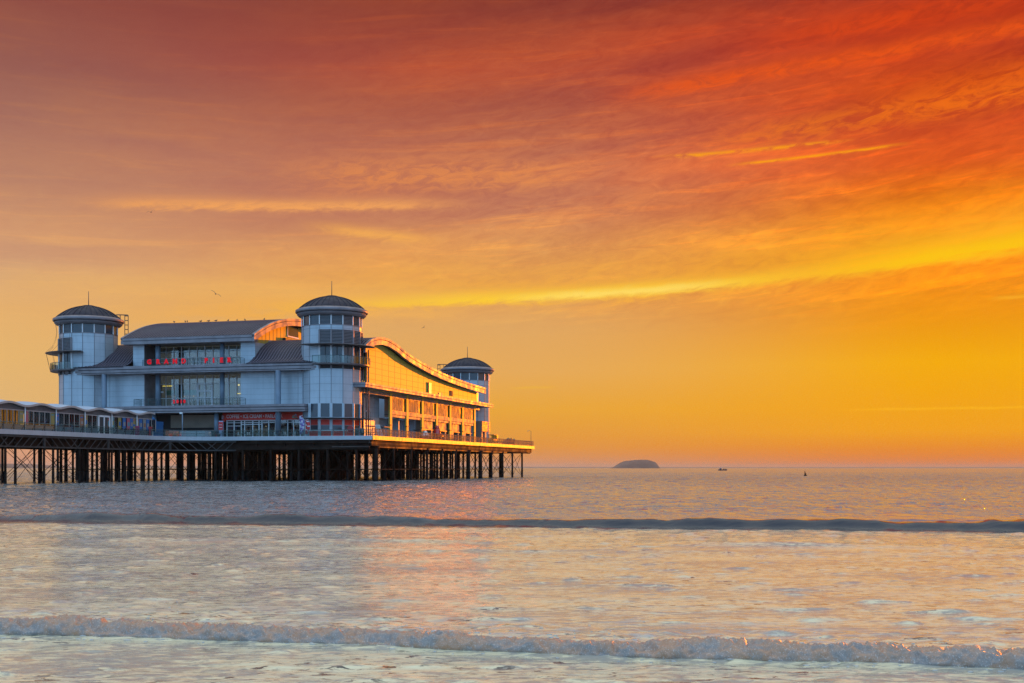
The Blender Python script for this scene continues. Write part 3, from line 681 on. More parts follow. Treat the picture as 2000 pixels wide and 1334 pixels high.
# balcony railings
def hrail(name, label, path, z, h, nr, mname, step, glass=None, stepz=None, cat='railing', group=None, r_=0.03, bal=None):
    o = (path[0][0], path[0][1], z); t = Th(name, label, cat, o, group)
    m = MB(); post = []
    for i in range(nr+1):
        zz = z + h*(i+1)/(nr+1)
        m.tube([(a,b,zz) for a,b in path], r_*(1.5 if i==nr else 1), mname, 4)
    for (a0,b0),(a1,b1) in zip(path,path[1:]):
        L = sqrt((a1-a0)**2+(b1-b0)**2); k = max(1,round(L/step))
        for i in range(k): post.append((a0+(a1-a0)*i/k, b0+(b1-b0)*i/k))
        if bal:
            kb = round(L/bal)
            for i in range(kb): 
                p = (a0+(a1-a0)*i/kb, b0+(b1-b0)*i/kb); m.obox((p[0],p[1],z+0.1),(p[0],p[1],z+h),0.025,0.025,mname)
        if glass: m.add([(a0,b0,z+0.1),(a1,b1,z+0.1),(a1,b1,z+h-0.1),(a0,b0,z+h-0.1)],[(0,1,2,3)],glass)
    post.append(path[-1]); t.part('rails', m)
    return t, post
def posts(t, post, z, h, m, w=0.07, lim=100, extra=None):
    for i,(a,b) in enumerate(post[:lim]):
        p = MB(); p.obox((a,b,z),(a,b,z+h),w,w,m)
        if extra: extra(p,a,b)
        t.part('post', p)
t, ps = hrail('balcony_railing', 'green grey tubular railing of the upper balcony behind the GRAND PIER letters', [(-49.2,6.8),(-49.2,5.25),(-28.5,5.25),(-28.5,6.8)], 22.02, 1.15, 4, GREEN, 1.6); posts(t, ps, 22.02, 1.15, GREEN)
t, ps = hrail('balcony_railing', 'green grey tubular railing of the lower balcony behind the small red figures', [(-50.5,6.5),(-50.5,4.35),(-28.1,4.25),(-28.1,6.5)], 14.3, 1.3, 4, GREEN, 1.6); posts(t, ps, 14.3, 1.3, GREEN)
# ---- side elevation: columns and window bays
BC = [27.4+9.42*i for i in range(7)]
for b in BC:
    c = MB(); c.box(-7.3,-6.95,b-0.55,b+0.55,DZ,17.5,PANELSUN); c.box(-7.35,-6.85,b-0.6,b+0.6,11.0,11.14,DARKFR); pav.part('column', c)
for i in range(6):
    b0, b1 = BC[i]+0.5, BC[i+1]-0.5
    b1 -= 0.5; wb = MB(); wb.box(-8.6,-7.18,b0,b1-0.5,14.0,17.5,ORWIN)
    nb = 7
    for k in range(nb):
        b = b0+(b1-0.9-b0)*k/nb; wp = (b1-0.9-b0)/nb
        wb.box(-7.18,-7.165,b+0.42,b+wp,16.75,17.4,WINDARK); wb.box(-7.18,-7.165,b+wp*0.62,b+wp*0.95,14.1,16.6,WINDARK); wb.box(-7.18,-7.15,b+0.12,b+0.3,14.0,17.4,ORPAN); wb.box(-7.18,-7.14,b+wp*0.45,b+wp*0.6,14.1,16.6,ORPAN)
    wb.box(-7.18,-7.12,b0,b1-0.5,16.6,16.75,ORPAN)
    ob = pav.part('bay_window', wb)
    sl = MB(); sl.box(-8.6,-6.96,b0,b1+0.3,13.25,14.0,ORPAN); sl.box(-8.6,-7.1,b0,b1,13.12,13.25,FASCIAD); sl.box(-8.6,-7.02,b0,b1-0.3,12.7,13.12,ORPAN)
    pav.part('sill', sl, ob)
    lw = MB()
    if i < 2:
        lw.box(-11.5,-11.2,b0-0.5,b1+0.5,8.2,12.7,PANEL); lw.box(-11.2,-8.6,b1+0.2,b1+0.5,8.2,12.7,PANEL)
    else:
        lw.box(-8.7,-7.35,b0,b1-0.6,10.9,12.7,ORPAN)
        for z in np.arange(11.0,12.6,0.25): lw.box(-7.35,-7.31,b0,b1-0.6,z,z+0.05,BRONZE)
        lw.box(-8.75,-7.28,b0,b0+2.6,8.2,10.9,ORPAN); lw.box(-9.2,-8.9,b0+2.6,b1,8.2,10.9,WINDARK); lw.box(-8.75,-7.28,b1-2.0,b1-1.3,8.2,10.9,ORPAN)
        lw.box(-8.7,-7.24,b0,b1-0.6,10.75,10.9,ORWIN)
    pav.part('stall_front', lw)
rw = MB(); rw.box(-10.0,-9.6,14,BC[0]+0.2,8.2,17.4,PANEL)
for b in np.arange(15.5,27,3.2): rw.box(-9.62,-9.585,b,b+0.05,8.2,17.4,JOINT)
for z in np.arange(9,17.4,0.9): rw.box(-9.62,-9.59,14,27.4,z,z+0.03,JOINT)
for z in np.arange(10.5,16.6,0.62): rw.box(-9.6,-9.5,20.6,20.9,z,z+0.3,BRONZE)
rw.box(-12.0,-8.6,11,14.2,8.2,17.4,PANEL)
pav.part('recessed_wall', rw)
er = MB(); er.box(-9.0,-6.9,89.6,96.5,11.5,14.1,ORPAN)
for z in np.arange(11.7,14.0,0.42): er.box(-6.9,-6.8,89.6,96.5,z,z+0.2,ORWIN)
er.box(-9.0,-7.0,89.6,90.6,8.2,11.5,ORPAN); er.box(-9.0,-7.0,92.4,94.0,8.2,11.5,ORPAN); er.box(-9.0,-7.4,90.6,96.3,8.2,11.5,WINDARK)
pav.part('end_kiosk', er)
vt = MB()
for a,b in ((-7.9,14.2),): vt.box(a,a+0.3,b,b+0.5,12.7,14.2,mat('yellow_box',(0.7,0.55,0.1),0.5))
pav.part('wall_box', vt)

# =================================================================== PIER
pier = Th('pier', 'long sea pier deck on rows of dark iron piles with a pale edge beam', 'pier', (-38, 0, DZ))
outline = [(0,0),(0,114.3),(-74,114.3),(-74,3),(-66,0),(-60,-2.5),(-57,-7.5),(-56,-14),(-56,-110),(-38.6,-110),(-38.6,-14),(-38.4,-9.5),(-37.6,-6.2),(-36.2,-3.6),(-34,-1.5),(-31.5,-0.35),(-29.5,0)]
d = MB(); n = len(outline)
d.add([(a,b,DZ) for a,b in outline] + [(a,b,7.5) for a,b in outline], [tuple(range(n-1,-1,-1)), tuple(range(n,2*n))] , DECKM)
pier.part('deck', d)
eb = MB()
for i in range(n):
    (a0,b0),(a1,b1) = outline[i], outline[(i+1)%n]
    m = BANDSUN if (a0 == 0 and a1 == 0) else BAND
    L = sqrt((a1-a0)**2+(b1-b0)**2); nx, ny = (b1-b0)/L, -(a1-a0)/L
    vs = []
    for z in (7.53, DZ+0.04):
        for (a,b) in ((a0,b0),(a1,b1)): vs += [(a-nx*0.15,b-ny*0.15,z),(a+nx*0.15,b+ny*0.15,z)]
    eb.add(vs, [(0,1,3,2),(4,6,7,5),(1,5,7,3),(0,2,6,4),(0,4,5,1),(2,3,7,6)], m)
pier.part('edge_beam', eb)
# girders
gi = MB()
for b in np.arange(1.0,114,4.6): gi.box(-63.5 if b < 40 else -70,-0.9,b,b+0.28,5.85 if b < 80 else 6.3,7.5,IRON)
for a in np.arange(-67.7,-0.5,5.6):
    gi.box(a-0.14,a+0.14,0.6,113,6.5,7.48,IRON)
gi.box(-63,-26.5,2.6,2.9,5.4,7.4,IRON); gi.box(-26.5,-1.2,1.1,1.4,6.5,7.5,IRON); gi.box(-26.5,-1.2,3.4,3.7,5.6,7.4,IRON)
gi.box(-40.4,-40.1,-108,0,5.7,7.4,IRON); gi.box(-54.6,-54.3,-108,0,5.7,7.4,IRON)
for b in np.arange(-108,0,2.4): gi.box(-54.5,-40.2,b,b+0.2,6.6,7.45,IRON)
pier.part('girders', gi)
gs = MB(); gs.box(-0.75,-0.55,0.3,113.9,7.0,7.45,IRONL); gs.box(-0.95,-0.35,0.3,113.9,6.93,7.0,IRONL); gs.box(-0.85,-0.6,4,90,6.18,6.5,IRONL)
for b in np.arange(4,90,9.2): gs.box(-0.78,-0.55,b-0.12,b+0.12,6.3,7.3,IRONL)
gs.box(-26,-0.6,0.35,0.5,6.95,7.45,IRON); gs.box(-8,-0.8,0.6,0.8,6.2,6.4,IRONL)
pier.part('side_girder', gs)
pf = MB(); pf.tube([(-0.9,86,6.35),(-0.9,113.5,6.35),(-0.9,113.5,7.3)],0.13,IRON,6); pf.tube([(-0.9,96,6.9),(-0.9,113.4,6.9)],0.05,IRON,4); pf.box(-1.6,-1.0,96.5,104,6.75,7.45,mat('red_pipe',(0.45,0.06,0.03),0.5))
pier.part('service_pipe', pf)
# lattice truss facing the camera, along the approach and the first bays of the front
tr = MB(); P0 = [(-38.75,b) for b in np.arange(-108,-13.9,1.0)]
curvepts = [(-38.75,-14),(-38.55,-9.5),(-37.7,-6.1),(-36.3,-3.5),(-34.1,-1.3),(-31.5,-0.1),(-29.5,0.25),(-26.8,0.25)]
segs = [((-38.75,-108),(-38.75,-14))] + list(zip(curvepts,curvepts[1:]))
pth = [(-38.75,-108)] + curvepts
for (p,q) in zip(pth,pth[1:]):
    for z,h in ((7.3,0.26),(5.72,0.22)): tr.obox((p[0],p[1],z),(q[0],q[1],z),0.22,h,TRUSSM)
# even stations along the path
st = []; acc = 0; step = 1.72
dist = [0]
for p,q in zip(pth,pth[1:]): dist.append(dist[-1]+sqrt((q[0]-p[0])**2+(q[1]-p[1])**2))
s_ = 0.0
while s_ <= dist[-1]:
    for i in range(len(pth)-1):
        if dist[i] <= s_ <= dist[i+1]:
            k = (s_-dist[i])/(dist[i+1]-dist[i]); st.append((pth[i][0]+(pth[i+1][0]-pth[i][0])*k, pth[i][1]+(pth[i+1][1]-pth[i][1])*k)); break
    s_ += step
span = 10
for i in range(len(st)-1):
    k = i % span; p, q = st[i], st[i+1]
    def dg(p,q,up):
        z0,z1 = (5.8,7.2) if up else (7.2,5.8); tr.obox((p[0],p[1],z0),(q[0],q[1],z1),0.07,0.13,TRUSSM)
    if k < 5: dg(p,q,False)
    if k >= 4: dg(p,q,True)
    if k == 0: tr.obox((p[0],p[1],5.6),(p[0],p[1],7.4),0.3,0.3,TRUSSM)
pier.part('lattice_truss', tr)
# piles: a grid below the pavilion, pairs below the approach
piles = []
for a in np.arange(-0.8,-64,-5.6):
    for j,b in enumerate(np.arange(3.8,113,4.6)):
        if a > -1 and j % 2 == 1: continue
        if b > 88 and j % 2 == 1: continue
        if b > 88 and -30 < a < -12: continue
        if b > 95 and a < -8: continue
        piles.append((a+random.uniform(-.12,.12), b+random.uniform(-.12,.12), 0.46 if random.random()<0.22 else 0.24))
for a in np.arange(-3.6,-66,-5.6): piles.append((a, 1.4, 0.23))
for b in np.arange(-102.5,-6,9.2):
    for a in (-39.6,-47.2,-54.9):
        piles.append((a,b,0.19)); 
        if a in (-39.6,): piles.append((a,b+2.3,0.19))
for b in (-20.5,-13.5,-8,-4): 
    for a in (-41,-45,-49,-53): piles.append((a,b,0.24))
cammy = (0,0)
def depth(p): w_ = W(p[0],p[1]); return w_[1] if abs(w_[0])/w_[1] < 0.45 else 1e6
piles.sort(key=depth)
# those that show largest: front rows and side rows first
def vis(p):
    a,b,_ = p
    if depth(p) > 1e5: return 3
    return 0 if (b < 2 or a > -1.5 or (b>88)) else (1 if b < 9 or a > -7 else 2)
piles.sort(key=lambda p:(vis(p), depth(p)))
def pile_mb(mb,p):
    a,b,r_ = p; top = 7.45
    mb.cyl(a,b,-1.5,2.0,r_*1.12,WEED,8); mb.cyl(a,b,2.0,top,r_,IRON,8); mb.cyl(a,b,6.2,6.5,r_*1.5,IRON,8)
for p in piles[:100]:
    mb = MB(); pile_mb(mb,p); pier.part('pile', mb)
mb = MB()
for p in piles[100:]: pile_mb(mb,p)
pier.part('pile', mb, kind='stuff')
# cross bracing rods
br = []
def rodpair(p, q): br.append((p,q))
eds = [3.8+9.2*k for k in range(12)]
for b0,b1 in zip(eds,eds[1:]): rodpair((-0.8,b0),(-0.8,b1)); rodpair((-6.4,b0),(-6.4,b1))
for a in np.arange(-3.6,-60,-5.6): rodpair((a,1.4),(a-5.6,1.4))
bb = list(np.arange(-102.5,-6,9.2))
for b0,b1 in zip(bb,bb[1:]):
    for a in (-39.6,-54.9): rodpair((a,b0+2.3),(a,b1))
for b in bb: rodpair((-39.6,b),(-47.2,b)); rodpair((-47.2,b),(-54.9,b))
for b in np.arange(13,110,9.2): rodpair((-0.8,b),(-6.4,b))
for a in np.arange(-6.4,-58,-5.6):
    for b in (8.4,22.2,40.6,59,77.4): 
        if not (b>88): rodpair((a,b),(a-5.6,b))
for b0 in np.arange(8.4,80,9.2):
    for a in (-12,-34.4,-56.8): rodpair((a,b0),(a,b0+9.2))
def rod_mb(mb,p,q):
    mb.tube([(p[0],p[1],0.4),(q[0],q[1],6.4)],0.05,IRON,4); mb.tube([(p[0],p[1],6.4),(q[0],q[1],0.4)],0.05,IRON,4)
for i,(p,q) in enumerate(br[:100]):
    mb = MB(); rod_mb(mb,p,q); pier.part('cross_brace', mb)
mb = MB()
for p,q in br[100:]: rod_mb(mb,p,q)
pier.part('cross_brace', mb, kind='stuff')
wl = MB()
for b in (3.9,13,27,45): wl.tube([(-62,b,2.25),(-1,b,2.25)],0.09,IRON,5)
wl.tube([(-0.9,3.8,2.25),(-0.9,88,2.25)],0.08,IRON,5); wl.tube([(-6.4,3.8,2.25),(-6.4,88,2.25)],0.08,IRON,5)
wl.tube([(-56,-12,2.25),(-38,-12,2.25)],0.08,IRON,5)
pier.part('waling', wl)

# =================================================================== railings of the deck
t, ps = hrail('promenade_railing', 'grey railing along the front promenade edge before the cafe', [(-38.3,-9.5),(-37.5,-6.2),(-36.1,-3.6),(-33.9,-1.4),(-31.5,-0.2),(-29.5,0.12),(-0.1,0.12)], DZ+0.04, 1.1, 1, GREEN, 2.4, GLASSB)
posts(t, ps, DZ+0.04, 1.15, GREEN, 0.09)
t, ps = hrail('promenade_railing', 'dense dark balustrade along the sunlit seaward side edge of the deck', [(-0.12,0.2),(-0.12,114.0),(-12,114.1)], DZ+0.04, 1.25, 1, mat('brown_rail',(0.12,0.075,0.06),0.5), 1.9, None, r_=0.04, bal=0.19)
posts(t, ps, DZ+0.04, 1.32, mat('brown_rail',(0.12,0.075,0.06),0.5), 0.10)
t, ps = hrail('promenade_railing', 'slim railing with raked posts along the approach deck before the wavy shelter', [(-38.7,-108),(-38.7,-9.6)], DZ+0.04, 1.15, 2, GREEN, 2.45, GLASSB)
posts(t, ps, DZ+0.04, 1.2, DARKFR, 0.1, extra=lambda p,a,b: p.obox((a-0.5,b,DZ+0.05),(a-0.05,b,DZ+0.85),0.08,0.08,DARKFR))

# =================================================================== shelter on the approach
sh = Th('promenade_shelter', 'glazed promenade shelter with a wavy pale roof along the approach deck', 'shelter', (-45,-50,DZ))
PB = [-102.6+7.8*k for k in range(13)]   # posts b
NB, NA = 200, 9
b_s = np.linspace(-106.5,-3.5,NB); a_s = np.linspace(-41.3,-48.7,NA)
def zroof(a,b):
    u = abs(a+45)/3.7; ph = 2*pi*(b-PB[0])/7.8
    return 12.26 - 0.24*cos(ph) - 0.10*cos(ph)*(1-u) + 0.30*(1-u*u)
vs = []; fs = []
for i,b in enumerate(b_s):
    for a in a_s: vs.append((a,b,zroof(a,b)+0.18))
    for a in a_s: vs.append((a,b,zroof(a,b)-0.02))
Wd = 2*NA
for i in range(NB-1):
    for j in range(NA-1):
        p = i*Wd+j; fs.append((p,p+1,p+Wd+1,p+Wd)); q = p+NA; fs.append((q,q+Wd,q+Wd+1,q+1))
r = MB(); r.add(vs, fs, CANV, True)
shr = sh.part('roof', r)
lp = MB()
for aa,sg_ in ((-41.3,1),(-48.7,-1)):
    vv = []; ff = []
    for b in b_s:
        z = zroof(aa,b)
        for (da,dz_) in ((0,-0.1),(0.16,-0.1),(0.16,0.22),(0,0.22)): vv.append((aa+da*sg_,b,z+dz_))
    for i in range(NB-1):
        for k in range(4): ff.append((i*4+k,i*4+(k+1)%4,(i+1)*4+(k+1)%4,(i+1)*4+k))
    lp.add(vv, ff, CANR, False)
sh.part('roof_lip', lp, shr)
for b in PB:
    for a in (-41.45,-48.55): p = MB(); p.cyl(a,b,DZ,12.1,0.09,FRAME,8); sh.part('post', p)
POST = [mat('poster_pink',(0.42,0.10,0.14),0.6), mat('poster_teal',(0.08,0.26,0.30),0.6), mat('poster_yellow',(0.30,0.24,0.08),0.6), mat('poster_blue',(0.03,0.13,0.36),0.6), mat('poster_cream',(0.26,0.25,0.24),0.6), mat('poster_orange',(0.30,0.14,0.08),0.6)]
hd = MB()
for a in (-41.8,-48.2):
    vv = []
    for b in b_s: vv += [(a,b,11.45),(a,b,zroof(-41.3,b)-0.02)]
    hd.add(vv, [(2*i,2*i+2,2*i+3,2*i+1) for i in range(NB-1)], CANP)
    hd.box(a-0.05,a+0.05,-106.5,-3.5,11.35,11.5,CANR)
    hd.box(a-0.05,a+0.05,-106.5,-3.5,8.2,9.15,mat('dado_panel',(0.17,0.22,0.27),0.5,var=0.2)); hd.box(a-0.08,a+0.08,-106.5,-3.5,9.12,9.22,CANR)
sh.part('header_panel', hd)
for i,b in enumerate(PB):
    for a in (-41.8,-48.2):
        fr = MB(); gl = MB()
        for k in range(9):
            bb_ = b+1.1+k*(7.8-2.2)/8; fr.box(a-0.06,a+0.06,bb_-0.05,bb_+0.05,9.2,11.4,DARKFR if k%2 else CANR)
        gl.box(a-0.01,a+0.01,b+1.1,b+6.7,9.2,11.4,glassmat('shelter_glass',(0.86,0.80,0.72),0.02,0.93)); wn_ = sh.part('window', gl); sh.part('window_frame', fr, wn_)

si = MB()
si.box(-45.2,-44.8,-106.5,-104,9.2,11.4,BRONZE)
si.box(-45.1,-44.9,-30.5,-3.6,8.3,11.4,mat('shelter_core',(0.055,0.05,0.06),0.6))
for b in (-29,-26.5,-21.5,-13.5): si.box(-44.9,-44.7,b,b+0.5,8.4,11.3,BRONZE)
for b in (-48,-43.5,-37,-33.6): si.box(-45.3,-45.0,b,b+0.35,8.3,11.4,BRONZE)
sh.part('partition', si)
rnd = random.Random(5)
for i,b in enumerate(PB[3:]):
    for s_ in ((-1.05,-0.1),(0.1,1.0)):
        p = MB(); c = rnd.choice(POST); z0 = 9.25+rnd.random()*0.2
        p.box(-41.72,-41.66,b+s_[0],b+s_[1],z0,11.3,c)
        p.box(-41.66,-41.64,b+s_[0]+0.15,b+s_[1]-0.15,z0+0.5,z0+0.5+rnd.random()*0.6+0.2,rnd.choice(POST))
        p.box(-41.66,-41.645,b+s_[0]+0.1,b+s_[1]-0.2,z0+1.5,z0+1.7,rnd.choice(POST))
        sh.part('poster', p)
for b,c in ((-14.6,2),(-13.2,3),(-11.9,0),(-10.9,3),(-6.7,4),(-7.9,3),(-5.6,3)):
    p = MB(); p.box(-41.7,-41.64,b,b+0.95,9.3,11.3,POST[c]); p.box(-41.64,-41.62,b+0.2,b+0.8,9.9,10.6,POST[(c+1)%6]); sh.part('poster', p)
dr = MB(); dr.box(-41.7,-41.55,-20.6,-20.3,8.3,11.5,FRAME); dr.box(-41.7,-41.55,-17.4,-17.1,8.3,11.5,FRAME); dr.box(-41.7,-41.55,-19.0,-18.75,8.3,11.5,FRAME); dr.box(-41.7,-41.55,-20.6,-17.1,11.2,11.5,FRAME); dr.box(-41.72,-41.66,-20.3,-17.4,8.3,11.2,DARKFR)
sh.part('door', dr)
# blue kiosk at the shelter's end
k = Th('blue_kiosk', 'blue entrance kiosk with an arched sign at the end of the wavy shelter', 'kiosk', (-45.2,1.5,DZ))
m = MB(); m.box(-46.9,-46.0,0.6,3.0,8.25,10.9,BLUE); m.box(-44.2,-43.4,0.6,3.0,8.25,10.9,BLUE); m.box(-46.0,-44.2,1.4,3.0,8.25,10.6,DARKIN); m.box(-46.95,-43.35,0.7,3.0,10.6,11.2,BLUE)
k.part('body', m)
m = MB(); pr = [(-45.15+1.75*cos(t), 11.1+1.05*sin(t)) for t in np.linspace(0,pi,16)]
m.add([(x,0.55,z) for x,z in pr]+[(x,0.75,z) for x,z in pr],[tuple(range(16))[::-1],tuple(range(16,32))]+[(i,i+1,17+i,16+i) for i in range(15)]+[(15,0,16,31)],BLUE)
k.part('arched_sign', m)
k.part('lettering', shift(text_mesh('CAFE',0.75,0.015,mat('sign_blue_white',(0.30,0.45,0.62),0.5),0.0,fit=1.5),-45.15,0.53,11.2))
m = MB()
for a in (-46.1,-44.15): m.box(a-0.1,a+0.1,0.45,0.6,8.25,10.6,FRAME)
m.box(-46.1,-44.15,0.45,0.6,9.9,10.0,FRAME)
k.part('door_frame', m)

# =================================================================== things on the deck
def lamp_post(a,b,h,label):
    t = Th('lamp_post', label, 'lamp post', (a,b,DZ))
    m = MB(); m.cyl(a,b,DZ,DZ+0.5,0.14,DARKFR,8); m.cyl(a,b,DZ+0.5,DZ+h,0.07,DARKFR,8,0.05); t.part('pole', m)
    m = MB(); m.tube([(a,b,DZ+h-0.1),(a-0.25,b,DZ+h+0.25),(a-0.6,b,DZ+h+0.2)],0.035,DARKFR,5); m.obox((a-0.55,b,DZ+h+0.15),(a-1.05,b,DZ+h+0.02),0.22,0.12,FASCIA); t.part('lamp_head', m)
lamp_post(-0.65,0.7,4.3,'slim lamp post at the near right corner of the deck beside the round tower')
lamp_post(-0.6,113.4,4.0,'lone lamp post at the far seaward tip of the deck')
p = MB(); p.cyl(-38.3,1.2,DZ,12.7,0.11,COLM,8); p.box(-38.8,-38.3,1.0,1.3,12.55,12.85,WHITE)
single('slim_pole', p, 'slim blue grey pole with a white lamp in front of the cream shutter', 'pole', (-38.3,1.2,DZ))
b_ = MB(); b_.obox((-1.0,6.9,DZ+0.05),(-1.3,5.7,DZ+2.1),1.0,0.08,WHITE); b_.obox((-0.95,7.0,DZ+0.03),(-1.12,6.5,DZ+1.1),1.01,0.09,FASCIA)
single('leaning_board', b_, 'white board leaning by the corner of the side balustrade', 'board', (-1.1,6.2,DZ))
def picnic(a,b,label):
    t = Th('picnic_table', label, 'picnic table', (a,b,DZ), 'dark topped tables by the side balustrade')
    m = MB(); m.box(a-0.9,a+0.9,b-1.4,b+1.4,DZ+1.9,DZ+2.05,DARKFR); t.part('canopy_top', m)
    m = MB(); m.cyl(a,b,DZ,DZ+1.9,0.06,BRONZE,6); t.part('pole', m)
    m = MB(); m.box(a-0.45,a+0.45,b-0.8,b+0.8,DZ+0.78,DZ+0.84,BRONZE); m.box(a-1.0,a-0.7,b-0.8,b+0.8,DZ+0.44,DZ+0.49,BRONZE); m.box(a+0.7,a+1.0,b-0.8,b+0.8,DZ+0.44,DZ+0.49,BRONZE)
    m.box(a-0.9,a+0.9,b-0.06,b+0.06,DZ+0.0,DZ+0.1,BRONZE); m.box(a-0.9,a+0.9,b-0.05,b+0.05,DZ+0.36,DZ+0.44,BRONZE); t.part('table', m)
picnic(-3.2,8.2,'covered picnic table nearest the round tower on the side deck')
picnic(-3.2,13.2,'covered picnic table just beyond the white leaning board')
picnic(-3.2,33.5,'covered picnic table beside the pale kiddie ride')
BIN = mat('dark_green_bin',(0.03,0.06,0.06),0.5)
for (a,b,lb) in ((-3.6,1.6,'left one of the two dark bins by the round tower base'),(-2.7,1.9,'right one of the two dark bins by the round tower base')):
    m = MB(); m.cyl(a,b,DZ,DZ+1.25,0.36,BIN,14,0.40); m.cyl(a,b,DZ+1.25,DZ+1.35,0.43,BIN,14,0.38); m.cyl(a,b,DZ+1.35,DZ+1.5,0.30,BIN,14,0.1)
    single('litter_bin', m, lb, 'bin', (a,b,DZ), 'dark bins by the tower base')
def ell(mb, c, r, m, nu=14, nv=8):
    vs = []; fs = []
    for i in range(nv+1):
        ph = -pi/2 + pi*i/nv
        for j in range(nu): th = 2*pi*j/nu; vs.append((c[0]+r[0]*cos(ph)*cos(th), c[1]+r[1]*cos(ph)*sin(th), c[2]+r[2]*sin(ph)))
    for i in range(nv):
        for j in range(nu): fs.append((i*nu+j, i*nu+(j+1)%nu, (i+1)*nu+(j+1)%nu, (i+1)*nu+j))
    mb.add(vs, fs, m, True)
GLW = mat('ride_white',(0.72,0.70,0.66),0.2); GLR = mat('ride_red',(0.62,0.03,0.02),0.16,0.0,spec=0.8); GLY = mat('ride_yellow',(0.85,0.55,0.04),0.2,0.3); TYRE = mat('black_rubber',(0.02,0.02,0.02),0.6)
def ride(name, label, a, b, body, kindof):
    t = Th(name, label, 'kiddie ride', (a,b,DZ), 'coin operated rides along the side deck')
    m = MB(); m.box(a-0.7,a+0.7,b-1.3,b+1.3,DZ,DZ+0.35,BRONZE); t.part('plinth', m)
    m = MB()
    if kindof == 'car':
        ell(m,(a,b,DZ+0.95),(0.75,1.7,0.55),body); ell(m,(a,b-0.4,DZ+1.4),(0.6,0.9,0.55),body)
    elif kindof == 'tall':
        ell(m,(a,b-0.6,DZ+1.5),(0.8,0.8,1.3),body); ell(m,(a,b+0.9,DZ+1.0),(0.75,1.3,0.75),body); ell(m,(a,b-0.6,DZ+2.75),(0.5,0.5,0.5),body)
    else:
        m.box(a-0.7,a+0.7,b-1.9,b+1.3,DZ+0.5,DZ+1.3,body); ell(m,(a,b+1.5,DZ+1.0),(0.7,0.8,0.5),body); m.box(a-0.65,a+0.65,b+1.0,b+1.8,DZ+0.9,DZ+2.4,body)
    bo = t.part('body', m)
    m = MB()
    for db in (-1.0,1.0):
        for da in (-0.75,0.75): m.tube([(a+da-0.08,b+db,DZ+0.62),(a+da+0.08,b+db,DZ+0.62)],0.32,TYRE,12)
    t.part('wheels', m)
    m = MB(); m.box(a-0.4,a+0.4,b-0.3,b+0.3,DZ+1.2,DZ+1.55,BRONZE)
    if kindof == 'cab': m.box(a-0.75,a+0.75,b-2.0,b+0.6,DZ+2.2,DZ+2.35,DARKFR); [m.cyl(a+x,b+y,DZ+1.3,DZ+2.2,0.05,DARKFR,6) for x in (-0.6,0.6) for y in (-1.7,0.4)]
    t.part('seat', m)
ride('kiddie_ride','low rounded white coin ride beside the side balustrade',-2.5,35.2,GLW,'car')
ride('kiddie_ride','tall glossy red coin ride glinting in the sun mid way along the side deck',-2.3,42.6,GLR,'tall')
ride('kiddie_ride','shiny yellow coin ride with a dark canopy past the far tower',-2.4,84.2,GLY,'cab')
# stacked furniture under a cover near the far end
m = MB()
for i in range(16):
    a = -2.5+random.uniform(-.7,.7); b = 94+i*0.55
    hgt = 0.7+0.9*exp(-((b-100)/2.2)**2)+random.uniform(0,.35)
    m.obox((a,b,DZ),(a+random.uniform(-.3,.3),b+random.uniform(-.5,.5),DZ+hgt),0.5,0.5,BRONZE)
    m.tube([(a,b,DZ+hgt*0.8),(a,b+0.5,DZ+hgt+0.25),(a,b+0.9,DZ+hgt)],0.06,BRONZE,5)
single('furniture_stack', m, 'dark heap of stacked deck furniture near the far end of the deck', 'furniture stack', (-2.5,98,DZ))
# cafe tables
for i,(a,b,lb) in enumerate(((-26.6,2.6,'leftmost of the four small tables before the cafe doors'),(-24.2,2.3,'small cafe table just left of the big round column'),(-19.2,2.4,'small cafe table just right of the big round column'),(-16.9,2.2,'small cafe table beside the feather flags'))):
    t = Th('cafe_table', lb, 'table', (a,b,DZ), 'small tables outside the cafe')
    m = MB(); m.cyl(a,b,DZ+0.72,DZ+0.76,0.42,FASCIA,14); t.part('tabletop', m)
    m = MB(); m.cyl(a,b,DZ,DZ+0.72,0.04,DARKFR,6); m.cyl(a,b,DZ,DZ+0.04,0.28,DARKFR,10); t.part('leg', m)
    for s_,nm in ((-1,'left'),(1,'right')):
        c = Th('cafe_chair', 'silver chair on the %s of the %s' % (nm, ('leftmost cafe table by the doors','table just left of the big column','table just right of the big column','cafe table beside the feather flags')[i]), 'chair', (a+0.75*s_,b,DZ), 'chairs outside the cafe')
        x = a+0.75*s_
        m = MB(); m.box(x-0.22,x+0.22,b-0.22,b+0.22,DZ+0.43,DZ+0.47,FRAME); c.part('seat', m)
        m = MB(); m.box(x+0.20*s_-0.02,x+0.20*s_+0.02,b-0.2,b+0.2,DZ+0.47,DZ+0.9,FRAME); c.part('backrest', m)
        for da in (-0.19,0.19):
            for db in (-0.19,0.19): m = MB(); m.cyl(x+da,b+db,DZ,DZ+0.43,0.02,FRAME,5); c.part('leg', m)
